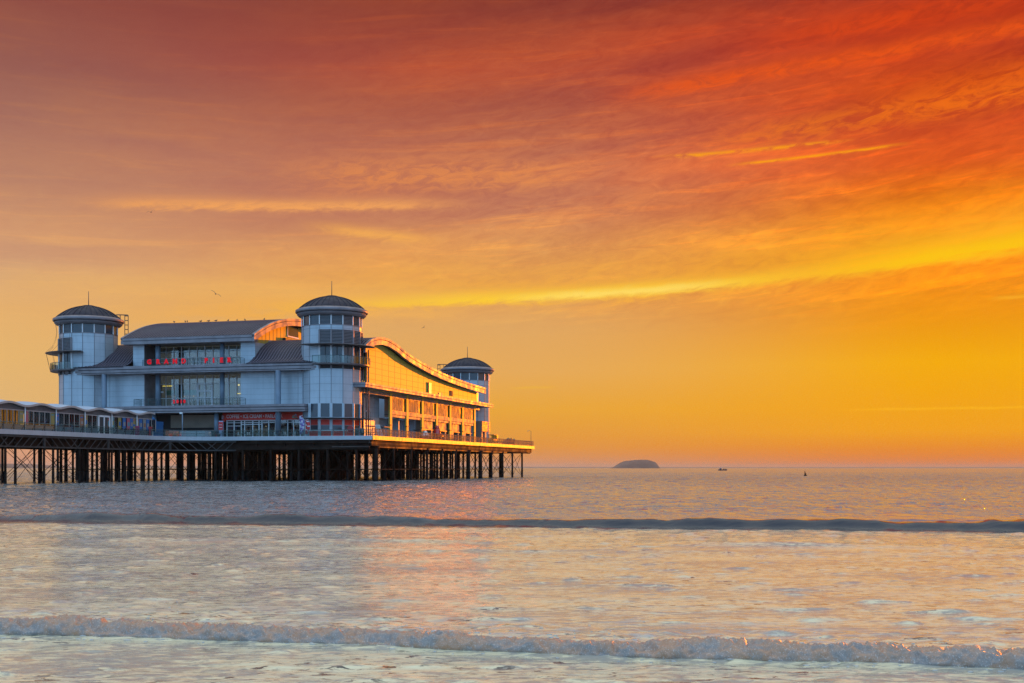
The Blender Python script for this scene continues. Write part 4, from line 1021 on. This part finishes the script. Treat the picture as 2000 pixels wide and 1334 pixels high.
# feather flags
def feather(a,b,label,cols,h=3.9):
    t = Th('feather_flag', label, 'flag', (a,b,DZ), 'feather flags by the tower')
    m = MB(); m.tube([(a,b,DZ),(a,b,DZ+h*0.75),(a+0.25,b,DZ+h*0.97),(a+0.6,b,DZ+h)],0.03,WHITE,5); t.part('pole', m)
    m = MB(); K = 12
    for j in range(K):
        u0, u1 = j/K, (j+1)/K
        w0, w1 = 0.9*sin(min(1,u0*1.5+0.35)*pi/2)*(1 if u0<0.8 else 1-(u0-0.8)*3.2), 0.9*sin(min(1,u1*1.5+0.35)*pi/2)*(1 if u1<0.8 else 1-(u1-0.8)*3.2)
        z0, z1 = DZ+0.5+u0*(h-0.6), DZ+0.5+u1*(h-0.6)
        wv = lambda x,z: 0.09*sin(x*5+z*2)
        for s0,s1 in ((0,0.35),(0.35,0.7),(0.7,1)):
            c = cols[(j*7+int(s0*10))%len(cols)]
            vs = [(a+w0*s0,b+wv(s0,z0),z0),(a+w0*s1,b+wv(s1,z0),z0),(a+w1*s1,b+wv(s1,z1),z1),(a+w1*s0,b+wv(s0,z1),z1)]
            m.add(vs+[(x,y+0.02,z) for x,y,z in vs], [(0,1,2,3),(7,6,5,4),(0,4,5,1),(1,5,6,2),(2,6,7,3),(3,7,4,0)], c)
    t.part('banner', m)
PUR = mat('flag_purple',(0.14,0.09,0.30),0.7); LIL = mat('flag_lilac',(0.36,0.38,0.52),0.7); FRD = mat('flag_red',(0.50,0.04,0.04),0.7); FWH = mat('flag_white',(0.55,0.50,0.52),0.7)
feather(-15.2,2.6,'purple and white feather flag at the right end of the red cafe front',[PUR,LIL,PUR,PUR,LIL,FWH])
feather(-14.2,2.9,'red and white feather flag beside the tower awning',[FRD,FWH,FRD,FRD],3.2)
m = MB(); m.box(-32.2,-31.4,3.8,4.1,DZ,11.3,LIL); m.box(-32.25,-31.35,3.75,3.8,9.6,11.1,FRD); m.box(-32.1,-31.5,3.72,3.75,10.0,10.1,FWH); m.box(-32.1,-31.5,3.72,3.75,10.5,10.6,FWH)
single('banner_stand', m, 'red and lilac upright banner stand left of the cafe', 'banner', (-31.8,3.9,DZ))
m = MB(); m.tube([(-5.15,2.4,DZ),(-5.15,2.4,DZ+1.0)],0.06,RED,6); m.add([(-5.15+0.62*cos(t),2.3,DZ+1.35+0.62*sin(t)) for t in np.arange(8)*pi/4+pi/8]+[(-5.15+0.62*cos(t),2.42,DZ+1.35+0.62*sin(t)) for t in np.arange(8)*pi/4+pi/8],[tuple(range(8)),tuple(range(15,7,-1))]+[(i,8+i,8+(i+1)%8,(i+1)%8) for i in range(8)],mat('dark_red_board',(0.30,0.02,0.02),0.5))
single('octagonal_board', m, 'dark red octagonal board standing at the tower base', 'sign', (-5.15,2.4,DZ))
# bright play equipment at the elbow of the deck
cols = [POST[0],POST[2],RED,GREEN,POST[5]]
def playset(a,b,label,seed,n):
    rr = random.Random(seed); m = MB()
    for i in range(n):
        x = a+rr.uniform(-1.5,1.5); y = b+rr.uniform(-.5,.5); c = rr.choice(cols)
        if rr.random() < 0.5: ell(m,(x,y,DZ+0.35+rr.random()*0.5),(0.35,0.35,0.35),c,10,6)
        else: m.box(x-0.3,x+0.3,y-0.2,y+0.2,DZ,DZ+0.4+rr.random()*0.8,c)
    single('play_sculpture', m, label, 'play sculpture', (a,b,DZ))
playset(-40.6,2.2,'colourful low play sculpture right of the blue kiosk',3,11)
playset(-31.9,1.6,'small brown and purple play sculpture before the banner stand',8,6)
m = MB(); m.box(-38.0,-34.2,2.0,2.2,DZ,DZ+1.25,mat('teal_screen',(0.10,0.17,0.19),0.5)); m.box(-38.05,-34.15,1.95,2.25,DZ+1.25,DZ+1.32,FASCIA)
single('wind_screen', m, 'long low grey green windscreen below the cream shutter', 'screen', (-36,2.1,DZ))
# stands beside the shelter doors
for (b,c,lb) in ((-11.2,mat('magenta_board',(0.35,0.04,0.14),0.5),'dark magenta ribbed board standing before the shelter'),(-7.0,mat('crimson_board',(0.38,0.05,0.06),0.5),'crimson board standing near the blue kiosk')):
    m = MB(); m.box(-40.4,-40.2,b,b+1.0,DZ+0.02,DZ+1.75,c)
    for z in np.arange(DZ+0.2,DZ+1.7,0.25): m.box(-40.2,-40.17,b,b+1.0,z,z+0.06,DARKFR)
    single('standing_board', m, lb, 'board', (-40.3,b+0.5,DZ))

# ---- a person at the side railing
def person(a,b,rz,label,shirt,trs):
    me = bpy.data.meshes.new('person')
    J = {'pel':(0,0,0.95,.15),'wst':(0,0,1.1,.13),'chest':(0,0.01,1.35,.165),'neck':(0,0.02,1.5,.06),'head':(0,0.04,1.64,.10),'top':(0,0.03,1.72,.09),
         'hl':(-.10,0,.88,.10),'kl':(-.11,0.03,.5,.07),'al':(-.11,-.02,.09,.05),'tl':(-.12,.14,.04,.04),
         'hr':(.10,0,.88,.10),'kr':(.12,0.06,.5,.07),'ar':(.12,.04,.09,.05),'tr':(.13,.2,.04,.04),
         'sl':(-.19,0,1.42,.065),'el':(-.25,0.03,1.15,.05),'wl':(-.2,.26,1.08,.035),'fl':(-.17,.34,1.1,.03),
         'sr':(.19,0,1.42,.065),'er':(.25,0.03,1.15,.05),'wr':(.2,.26,1.08,.035),'fr':(.17,.34,1.1,.03)}
    ks = list(J); E_ = [('pel','wst'),('wst','chest'),('chest','neck'),('neck','head'),('head','top'),('pel','hl'),('hl','kl'),('kl','al'),('al','tl'),('pel','hr'),('hr','kr'),('kr','ar'),('ar','tr'),('chest','sl'),('sl','el'),('el','wl'),('wl','fl'),('chest','sr'),('sr','er'),('er','wr'),('wr','fr')]
    me.from_pydata([J[k][:3] for k in ks],[(ks.index(x),ks.index(y)) for x,y in E_],[])
    tmp = bpy.data.objects.new('tmp', me); COL.objects.link(tmp)
    md = tmp.modifiers.new('s','SKIN'); sv = me.skin_vertices[0].data
    for i,k in enumerate(ks): sv[i].radius = (J[k][3],J[k][3]*0.85)
    sv[0].use_root = True
    tmp.modifiers.new('d','SUBSURF').levels = 1
    dg = bpy.context.evaluated_depsgraph_get(); m2 = bpy.data.meshes.new_from_object(tmp.evaluated_get(dg)); bpy.data.objects.remove(tmp)
    skin = mat('skin',(0.35,0.20,0.14),0.6); hair = mat('dark_hair',(0.03,0.02,0.015),0.7)
    m2.materials.clear()
    for q in (shirt,trs,skin,hair): m2.materials.append(q)
    for p in m2.polygons:
        c = p.center; p.use_smooth = True
        p.material_index = 3 if (c.z>1.68 or (c.z>1.6 and c.y<0.0)) else 2 if (c.z>1.5 or c.y>0.25 and c.z>1) else 0 if c.z>0.95 else 1
    o = bpy.data.objects.new('person', m2); COL.objects.link(o); o.location = W(a,b,DZ); o.rotation_euler = (0,0,ROTZ+rz); tag(o,label,'person')
person(-0.75,55.3,-pi/2,'person in a white top and dark trousers standing at the side balustrade',WHITE,mat('dark_cloth',(0.05,0.04,0.05),0.8))
person(-8.1+1.5,88.0,0.4,'person in dark clothes standing by the far end kiosk',mat('navy_cloth',(0.04,0.04,0.07),0.8),mat('dark_cloth',(0.05,0.04,0.05),0.8))

# =================================================================== birds
GULL = mat('gull_dark',(0.07,0.06,0.06),0.7)
def gull(loc, rz, bank, label, s=1.0, up=0.25):
    m = MB(); ell(m,(0,0,0),(0.09,0.28,0.08),GULL,10,6); ell(m,(0,0.30,0.03),(0.05,0.08,0.05),GULL,8,5)
    m.add([(0,-0.25,0.02),(0.09,-0.42,0.01),(-0.09,-0.42,0.01),(0,-0.25,-0.02)],[(0,1,2),(3,2,1),(0,3,1),(0,2,3)],GULL)
    o = bpy.data.objects.new('flying_gull', mkmesh('flying_gull', m)); COL.objects.link(o)
    for sgn in (-1,1):
        w_ = MB(); pts = [(0.05,0.10,-0.10,0.03),(0.32,0.16,-0.08,0.03+up),(0.62,0.02,-0.14,0.03+up*0.7),(0.72,-0.10,-0.13,up*0.45)]
        vs = []
        for x,yf,yb,z in pts: vs += [(sgn*x,yf,z),(sgn*x,yb,z-0.02),(sgn*x,yf,z+0.025)]
        fs = []
        for i in range(3):
            p = i*3
            for u,v in ((0,1),(1,2),(2,0)): fs.append((p+u,p+v,p+3+v,p+3+u))
        w_.add(vs, fs, GULL, False); wo_ = bpy.data.objects.new('wing', mkmesh('wing', w_)); COL.objects.link(wo_); wo_.parent = o
    o.location = loc; o.rotation_euler = (0.1,bank,rz); o.scale = (s,s,s); tag(o,label,'gull','gulls in flight')
gull((-25.9,90,20.85),0.3,-0.35,'highest of the flying gulls, small against the orange cloud band',0.42)
gull((-28.35,120,19.15),0.2,0.55,'largest flying gull, gliding between the two front domes',0.75,0.12)
gull((-10.55,150,19.3),-0.5,-0.6,'flying gull to the right of the nearest dome above the curved gable',0.42)
for i,(a,b,dz_,lb) in enumerate(((-52.3,22,0,'leftmost perched gull on the barrel roof ridge'),(-49.9,23,0,'second perched gull from the left on the barrel roof'),(-48.6,20,0,'perched gull a little below the ridge of the barrel roof'),(-47.4,24,0,'perched gull fourth along the barrel roof ridge'),(-45.6,24,0,'perched gull left of the middle of the barrel roof ridge'),(-43.9,24,0,'perched gull at the middle of the barrel roof ridge'),(-41.4,24.5,0,'perched gull just right of the middle of the barrel roof ridge'),(-39.4,24.5,0,'perched gull third from the right on the barrel roof'),(-37.6,24.5,0,'perched gull second from the right on the barrel roof'),(-33.3,24.5,0,'rightmost perched gull on the barrel roof ridge'))):
    z = float(np.interp(b,[p[0] for p in VP],[p[1] for p in VP]))
    m = MB(); ell(m,(0,0,0.30),(0.26,0.12,0.13),GULL,10,6); ell(m,(0.20,0,0.46),(0.08,0.07,0.08),GULL,8,5); m.tube([(0.26,0,0.46),(0.36,0,0.44)],[0.02,0.008],GULL,4); m.tube([(0.02,0.04,0.2),(0.02,0.04,0.0)],0.012,GULL,4); m.tube([(0.02,-0.04,0.2),(0.02,-0.04,0.0)],0.012,GULL,4); m.tube([(-0.2,0,0.30),(-0.42,0,0.26)],[0.06,0.02],GULL,4)
    o = bpy.data.objects.new('perched_gull', mkmesh('perched_gull', m)); COL.objects.link(o); o.location = W(a,b,z+0.02); o.rotation_euler = (0,0,random.uniform(0,6)); tag(o,lb,'gull','gulls perched on the roof')

# =================================================================== numpy noise
_p = np.random.RandomState(3).permutation(256); _p = np.concatenate([_p,_p,_p])
_g = np.random.RandomState(4).normal(size=(256,3)); _g /= np.linalg.norm(_g,axis=1)[:,None]
def perlin(x,y,z=None):
    x = np.asarray(x,float); y = np.asarray(y,float); z = np.zeros_like(x)+0.37 if z is None else np.asarray(z,float)
    xi,yi,zi = np.floor(x).astype(int),np.floor(y).astype(int),np.floor(z).astype(int)
    xf,yf,zf_ = x-xi,y-yi,z-zi; u = xf**3*(xf*(xf*6-15)+10); v = yf**3*(yf*(yf*6-15)+10); w = zf_**3*(zf_*(zf_*6-15)+10)
    def c(i,j,k):
        h = _p[_p[_p[(xi+i)&255]+((yi+j)&255)]+((zi+k)&255)]; g = _g[h]
        return g[...,0]*(xf-i)+g[...,1]*(yf-j)+g[...,2]*(zf_-k)
    l = lambda a,b,t: a+t*(b-a)
    return l(l(l(c(0,0,0),c(1,0,0),u),l(c(0,1,0),c(1,1,0),u),v), l(l(c(0,0,1),c(1,0,1),u),l(c(0,1,1),c(1,1,1),u),v), w)*1.6
def sstep(x,a,b): t = np.clip((x-a)/(b-a),0,1); return t*t*(3-2*t)

# =================================================================== sea
def foam_line(x): return 17.2 - 0.228*x + 0.18*perlin(x/3.1, x*0+1.3) + 0.35*perlin(x/11.0, x*0+7.7)
def sea_h(x,y):
    near = 1-sstep(y,45,80); mid = sstep(y,52,78)*(1-sstep(y,250,700)); far = sstep(y,90,200)*(1-sstep(y,600,1500))
    rot = x*0.985+y*0.17; ry = y*0.985-x*0.17
    h = near*(0.019*perlin(rot/1.3,ry/0.55,x*0+2.2)*(0.5+1.2*np.abs(perlin(x/4,y/3,x*0+7.2))) + 0.0085*perlin(rot/0.5,ry/0.22,x*0+5.1) + 0.014*perlin(x/3.2,y/1.3,x*0+9.4))
    h += near*0.022*perlin(x/9,y/3.4,x*0+4.0) + near*0.10*np.maximum(0,perlin(x/0.9,y/0.5,x*0+14.0)-0.36)*(y>12)
    cr = lambda a,b,c: 0.55-1.6*np.abs(perlin(a,b,x*0+c))
    h += mid*(0.085*cr(x/2.1,y/1.7,1.1) + 0.080*perlin(x/3.4,y/2.6,x*0+3.3) + 0.045*cr(x/1.0,y/0.9,12.1)*(1-sstep(y,80,160)))
    h += far*(0.20*cr(x/5.0,y/4.2,6.6) + 0.16*perlin(x/14,y/9,x*0+8.6))
    wv = np.exp(-((y-52.5)/7.5)**2); h += wv*(0.045*cr(x/1.5,y/1.1,15.1) + 0.03*perlin(x/0.7,y/0.7,x*0+17.0))
    yc = 53.9 - 0.235*x + 1.2*perlin(x/14,x*0+2.0) + 0.5*perlin(x/3.7,x*0+5.0) + 0.16*perlin(x/1.1,x*0+25.0)
    yc = np.where(x > 5, yc + 0.07*(x-5), yc)
    d = y-yc; A = 0.30*(1+0.55*perlin(x/6,x*0+9.0)+0.3*perlin(x/1.8,x*0+19.0))
    h += A*np.where(d<0, np.exp(-(d/0.45)**2), np.exp(-(d/3.2)**2))
    yc = 58.5-0.2*x+0.6*perlin(x/9,x*0+3.0); d = y-yc
    h += 0.20*sstep(x,9,17)*np.where(d<0, np.exp(-(d/0.8)**2), np.exp(-(d/2.2)**2))
    yc = 41.6-0.17*x+0.9*perlin(x/8,x*0+6.0); d = y-yc
    h += 0.13*np.clip(0.5+1.3*perlin(x/6,x*0+1.0),0,2)*np.where(d<0, np.exp(-(d/0.7)**2), np.exp(-(d/1.8)**2))
    yc = 38.0-0.10*x+0.9*perlin(x/7,x*0+8.0); d = y-yc
    h += 0.05*np.where(d<0, np.exp(-(d/0.7)**2), np.exp(-(d/1.8)**2))
    fl = foam_line(x); d = y-fl
    h += 0.05*np.exp(-((d-0.7)/1.2)**2) - 0.03*np.exp(-((d+0.42)/0.22)**2)
    # churned water behind the breaker
    ch = np.exp(-((d-1.6)/1.7)**2)*(d>0)
    h += ch*(0.035*perlin(x/0.55,y/0.5,x*0+1.7)+0.02*perlin(x/0.22,y/0.25,x*0+4.7))
    return h
ys = [8.0]
while ys[-1] < 700: ys.append(ys[-1] + max(0.055, ys[-1]*0.0042))
while ys[-1] < 29500: ys.append(ys[-1]*1.06)
ys[-1] = 31000
ys = np.array(ys)
tt = np.concatenate([np.linspace(-2.2,-0.56,60)[:-1], np.linspace(-0.56,0.56,620), np.linspace(0.56,2.2,60)[1:]])
YY, TT = np.meshgrid(ys, tt, indexing='ij'); XX = np.clip(TT*(YY+2.0), -15500, 30000)
ZZ = sea_h(XX,YY)*(1-sstep(YY,600,1500))
def grid_mesh(name, X_,Y_,Z_, m, smooth=True):
    nr,nc = X_.shape; co = np.stack([X_,Y_,Z_],-1).reshape(-1,3).astype(np.float32)
    me = bpy.data.meshes.new(name); me.vertices.add(nr*nc); me.vertices.foreach_set('co', co.ravel())
    idx = np.arange(nr*nc).reshape(nr,nc); q = np.stack([idx[:-1,:-1],idx[:-1,1:],idx[1:,1:],idx[1:,:-1]],-1).reshape(-1,4)
    nf = len(q); me.loops.add(nf*4); me.loops.foreach_set('vertex_index', q.ravel().astype(np.int32))
    me.polygons.add(nf); me.polygons.foreach_set('loop_start', np.arange(0,nf*4,4,dtype=np.int32)); me.polygons.foreach_set('loop_total', np.full(nf,4,dtype=np.int32))
    me.polygons.foreach_set('use_smooth', np.full(nf,smooth)); me.materials.append(m); me.update(calc_edges=True); me.validate()
    return me
def sea_material():
    m = bpy.data.materials.new('sea_water'); m.use_nodes = True; t = m.node_tree; b = t.nodes['Principled BSDF']
    g = t.nodes.new('ShaderNodeNewGeometry'); s3 = t.nodes.new('ShaderNodeSeparateXYZ'); t.links.new(g.outputs['Position'], s3.inputs[0])
    x,y = N(t,s3.outputs[0]), N(t,s3.outputs[1])
    r_ = combine(t, x*0.985+y*0.17, (y*0.985-x*0.17)*2.4, 0.0)
    n_a = noise(t, r_, 2.6, 4.0, 0.6, 0.6)
    n_b = noise(t, combine(t, x*0.9, y*2.0, 2.0), 0.55, 5.0, 0.62, 0.4)
    n_c = noise(t, combine(t, x*0.9, y*2.2, 7.0), 0.12, 4.0, 0.6)
    fN = (y*-1.0).smooth(-90,-25); fM = y.smooth(50,80)*(y*-1.0).smooth(-900,-260); fF = y.smooth(120,320)
    gust = noise(t, combine(t, x*0.55, y*0.13, 21.0), 1.0, 4.0, 0.62).smooth(0.36,0.64)
    gust2 = noise(t, combine(t, x*0.16, y*0.022, 31.0), 1.0, 4.0, 0.62).smooth(0.38,0.62)
    hgt = n_a*fN*0.024 + n_b*(fM*(gust*0.62+0.06)+fN*0.02) + n_c*fF*(gust2*1.3+0.3)
    bn = t.nodes.new('ShaderNodeBump'); bn.inputs['Strength'].default_value = 1.0; bn.inputs['Distance'].default_value = 1.0
    t.links.new(hgt.v, bn.inputs['Height']); t.links.new(bn.outputs[0], b.inputs['Normal'])
    # foam: froth behind the breaker and thin lacy patches
    fl = (x*-0.228) + 17.2; d = y - fl
    zone = d.smooth(-0.2,0.3)*((d*-1.0).smooth(-7.5,-0.6))
    zone2 = d.smooth(0.5,6)*((d*-1.0).smooth(-24,-8))
    f1 = noise(t, combine(t, x*0.8, y*1.3, 0.0), 1.6, 7.0, 0.68, 0.8)
    f2 = noise(t, combine(t, x*0.35, y*0.9, 4.0), 1.0, 6.0, 0.66, 0.5)
    foam = (f1.smooth(0.47,0.62)*zone*0.75 + f2.smooth(0.55,0.70)*zone2*0.40).clamp()
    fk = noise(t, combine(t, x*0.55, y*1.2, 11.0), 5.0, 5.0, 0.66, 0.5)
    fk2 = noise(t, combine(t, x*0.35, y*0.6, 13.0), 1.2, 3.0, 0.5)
    film = mixc(t, (fk.smooth(0.54,0.60)*(fk2.smooth(0.38,0.6)*0.7+0.3)).clamp(), (0.82,0.72,0.46), (0.07,0.065,0.06))  # dark faces of small wavelets painted into the colour as flecks
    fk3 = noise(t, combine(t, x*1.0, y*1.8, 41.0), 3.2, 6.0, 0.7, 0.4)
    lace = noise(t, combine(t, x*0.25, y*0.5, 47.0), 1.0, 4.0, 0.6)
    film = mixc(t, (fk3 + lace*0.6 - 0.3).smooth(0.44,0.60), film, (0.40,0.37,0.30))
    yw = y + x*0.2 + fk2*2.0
    body = mixc(t, yw.smooth(52.6,53.6), film, (0.018,0.032,0.048))  # strip painted darker along the swell for its dark front face
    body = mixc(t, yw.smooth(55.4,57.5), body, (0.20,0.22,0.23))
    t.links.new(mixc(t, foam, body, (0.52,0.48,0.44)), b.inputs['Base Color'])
    rr = foam*0.4 + fF*0.10 + 0.045
    t.links.new(rr.v, b.inputs['Roughness']); b.inputs['IOR'].default_value = 1.29
    return m
SEA = sea_material()
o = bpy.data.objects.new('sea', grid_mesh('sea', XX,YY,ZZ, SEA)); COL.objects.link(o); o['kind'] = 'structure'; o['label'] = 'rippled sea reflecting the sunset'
# beach under the camera
SAND = mat('wet_sand',(0.16,0.12,0.09),0.35,var=0.3,vscale=0.5)
bx, by = np.meshgrid(np.linspace(-60,60,60), np.linspace(-60,11,50)); bz = np.where(by<9, 0.02+(9-by)*0.115, -0.1)*1.0; bz = np.minimum(bz,1.3)+0.02*perlin(bx/4,by/3)-0.04
o = bpy.data.objects.new('beach', grid_mesh('beach', bx,by,bz, SAND)); COL.objects.link(o); o['kind'] = 'structure'

# =================================================================== breaker
ns, nu = 2100, 46
s_ax = np.linspace(-13.5,14.5,ns); u_ax = np.linspace(0,1,nu)
SX,UU = np.meshgrid(s_ax,u_ax,indexing='ij')
fl = foam_line(SX)
hh = 0.125*(1+0.5*perlin(SX/2.3,SX*0+3.0)+0.2*perlin(SX/0.8,SX*0+8.0))
# cross profile: foot at front, curl, long back
ang = UU*pi
px_ = -0.20*np.cos(ang*0.95) + np.where(UU>0.5,(UU-0.5)*1.5,0); pz = hh*np.sin(np.clip(ang*1.02,0,pi))**0.72
nx_ = -np.cos(ang); nz_ = np.sin(ang)
def bil(x,y,z): return 1-2*np.abs(perlin(x,y,z))
q = 0.068*bil(SX/0.30,px_/0.26,pz/0.22) + 0.028*bil(SX/0.13+3,px_/0.12,pz/0.11)*1.3 + 0.010*bil(SX/0.055,px_/0.05,pz/0.05+2) + 0.05*perlin(SX/0.7,UU*2.0,SX*0+2)
env = np.sin(np.clip(UU,0,1)*pi)**0.6
BXx = SX + 0.02*perlin(SX/0.2,UU*6,SX*0+1); BYy = fl + px_ - nx_*0 + nx_*q*env*0.9*-1*-1; BZz = pz + nz_*q*env*1.15 - 0.015
def foam_material():
    m = bpy.data.materials.new('surf_foam'); m.use_nodes = True; t = m.node_tree; b = t.nodes['Principled BSDF']
    g = t.nodes.new('ShaderNodeNewGeometry'); s3 = t.nodes.new('ShaderNodeSeparateXYZ'); t.links.new(g.outputs['Position'], s3.inputs[0])
    n_ = noise(t, g.outputs['Position'], 3.0, 6.0, 0.65); n2_ = noise(t, g.outputs['Position'], 55.0, 4.0, 0.65)
    c = mixc(t, n_.smooth(0.40,0.60), (0.30,0.25,0.22), (0.46,0.26,0.16))
    c = mixc(t, n2_.smooth(0.54,0.68)*0.75, c, (0.74,0.64,0.55))
    t.links.new(c, b.inputs['Base Color']); b.inputs['Roughness'].default_value = 0.42
    b.inputs['Subsurface Weight'].default_value = 0.0
    bn = t.nodes.new('ShaderNodeBump'); bn.inputs['Strength'].default_value = 0.8; bn.inputs['Distance'].default_value = 0.012
    t.links.new(n2_.v, bn.inputs['Height']); t.links.new(bn.outputs[0], b.inputs['Normal'])
    return m
FOAM = foam_material()
o = bpy.data.objects.new('breaking_wave', grid_mesh('breaking_wave', BXx,BYy,BZz, FOAM)); COL.objects.link(o); o['kind'] = 'stuff'; o['label'] = 'low line of tumbling foam breaking across the shallows'; o['category'] = 'foam'
# loose froth blobs scattered behind and before the crest
FROTH = mat('froth_bubbles',(0.55,0.52,0.48),0.4); rs = np.random.RandomState(11); mb = MB()
for i in range(700):
    x = rs.uniform(-9,9.5); d = rs.exponential(0.8)+0.35 if rs.rand()<0.85 else -rs.rand()*0.3-0.18
    y = float(foam_line(np.array([x]))[0])+d; z = float(sea_h(np.array([x]),np.array([y]))[0]); r_ = rs.uniform(0.008,0.026)*(1.0 if d<1.5 else 0.7)
    k = rs.uniform(0.8,2.6)
    ell(mb,(x,y,z+0.003),(r_*k,r_,r_*0.35),FROTH,7,4)
o = bpy.data.objects.new('foam_froth', mkmesh('foam_froth', mb)); COL.objects.link(o); o['kind'] = 'stuff'; o['label'] = 'scattered flecks of froth on the water round the breaker'; o['category'] = 'froth'

# =================================================================== island, coasts, boat, buoy
ROCK = mat('island_rock',(0.17,0.08,0.06),0.9,var=0.3,vscale=0.01)
def hill(name, x0,x1, y0, depth_, prof, label, kind='structure'):
    nx,ny = 120,24; u = np.linspace(0,1,nx); v = np.linspace(0,1,ny); U_,V_ = np.meshgrid(u,v,indexing='ij')
    H = np.interp(u,[p[0] for p in prof],[p[1] for p in prof])[:,None]*np.sin(np.pi*np.clip(V_*1.0,0,1))**0.45
    H = H*(1+0.05*perlin(U_*22,V_*5)) - 1.0
    Xh = x0+(x1-x0)*U_ ; Yh = y0+depth_*V_
    ob = bpy.data.objects.new(name, grid_mesh(name, Xh,Yh,H, ROCK)); COL.objects.link(ob); ob['kind'] = kind; ob['label'] = label
    return ob
hill('island', 727,1068, 9000,260, [(0,2),(0.03,8),(0.1,25),(0.18,40),(0.26,52),(0.36,57),(0.5,62),(0.65,64),(0.76,62),(0.85,55),(0.92,47),(0.955,32),(0.97,22),(1.0,1)], 'flat topped rocky island on the horizon')
hill('far_headland', -5600,-4300, 12000,900, [(0,60),(0.2,52),(0.45,46),(0.6,44),(0.75,30),(0.9,12),(1,2)], 'faint low headland behind the approach piles')
hill('far_coast', -9000,26000, 28000,2400, [(0,60),(0.1,40),(0.25,34),(0.3,26),(0.45,20),(0.6,28),(0.75,22),(0.9,34),(1,30)], 'thin distant coast along the horizon')
def boat():
    e = bpy.data.objects.new('fishing_boat', None); COL.objects.link(e); e.location = (205.7,1225,0); e.rotation_euler = (0,0,0)
    tag(e,'small dark fishing boat on the horizon right of the island','boat')
    HM = mat('boat_hull',(0.10,0.04,0.04),0.5); m = MB()
    xs = np.linspace(-4.3,4.3,12); vs = []
    for x in xs:
        k = 1-(abs(x)/4.3)**2.5; w_ = 1.2*max(k,0.03); top = 0.95+0.45*(max(0,x)/4.3)**2+0.15*(x<-2)
        vs += [(x,-w_,top),(x,-w_*0.6,-0.2),(x,w_*0.6,-0.2),(x,w_,top)]
    fs = []
    for i in range(11):
        for k in range(4): fs.append((i*4+k,i*4+(k+1)%4,(i+1)*4+(k+1)%4,(i+1)*4+k))
    m.add(vs, fs+[(0,1,2,3),(47,46,45,44)], HM)
    for nm,mm in (('hull',m),):
        o = bpy.data.objects.new(nm, mkmesh(nm,mm)); COL.objects.link(o); o.parent = e
    m = MB(); m.box(-3.0,-1.2,-0.8,0.8,0.9,2.3,HM); m.box(-3.2,-1.0,-0.9,0.9,2.3,2.4,WHITE); o = bpy.data.objects.new('wheelhouse', mkmesh('wheelhouse',m)); COL.objects.link(o); o.parent = e
    m = MB(); m.tube([(-2.0,0,2.4),(-2.0,0,3.6)],0.06,HM,5); m.tube([(1.8,0,1.0),(1.8,0,2.6)],0.05,HM,5); o = bpy.data.objects.new('mast', mkmesh('mast',m)); COL.objects.link(o); o.parent = e
    m = MB(); m.box(0.4,1.3,-0.4,0.4,0.9,1.8,HM); m.box(2.2,3.0,-0.3,0.3,1.0,1.7,HM); o = bpy.data.objects.new('deck_gear', mkmesh('deck_gear',m)); COL.objects.link(o); o.parent = e
boat()
m = MB(); m.tube([(0,0,-0.3),(0,0,0.35)],[0.5,0.45],IRON,10); m.tube([(0,0,0.35),(-0.12,0,1.35)],[0.3,0.08],IRON,8); ell(m,(-0.14,0,1.4),(0.13,0.13,0.13),IRON,8,5); m.tube([(0.05,0,0.3),(0.35,0,0.75)],0.05,IRON,5)
o = bpy.data.objects.new('buoy', mkmesh('buoy', m)); COL.objects.link(o); o.location = (89.5,382.8,0.05); tag(o,'small dark buoy alone on the open water at right','buoy')

# =================================================================== haze in the air
hz = MB(); hz.box(-16000,30500,-80,31500,-3,75,mat('haze_air',(1,1,1)))
hm = MATS['haze_air']; ht = hm.node_tree; ht.nodes.clear()
pv = ht.nodes.new('ShaderNodeVolumePrincipled'); pv.inputs['Density'].default_value = 0.00003; pv.inputs['Color'].default_value = (0.96,0.78,0.55,1)
ho = ht.nodes.new('ShaderNodeOutputMaterial'); ht.links.new(pv.outputs[0], ho.inputs['Volume'])
o = bpy.data.objects.new('haze', mkmesh('haze', hz)); COL.objects.link(o); o['kind'] = 'stuff'; o['label'] = 'thin evening haze over the sea'
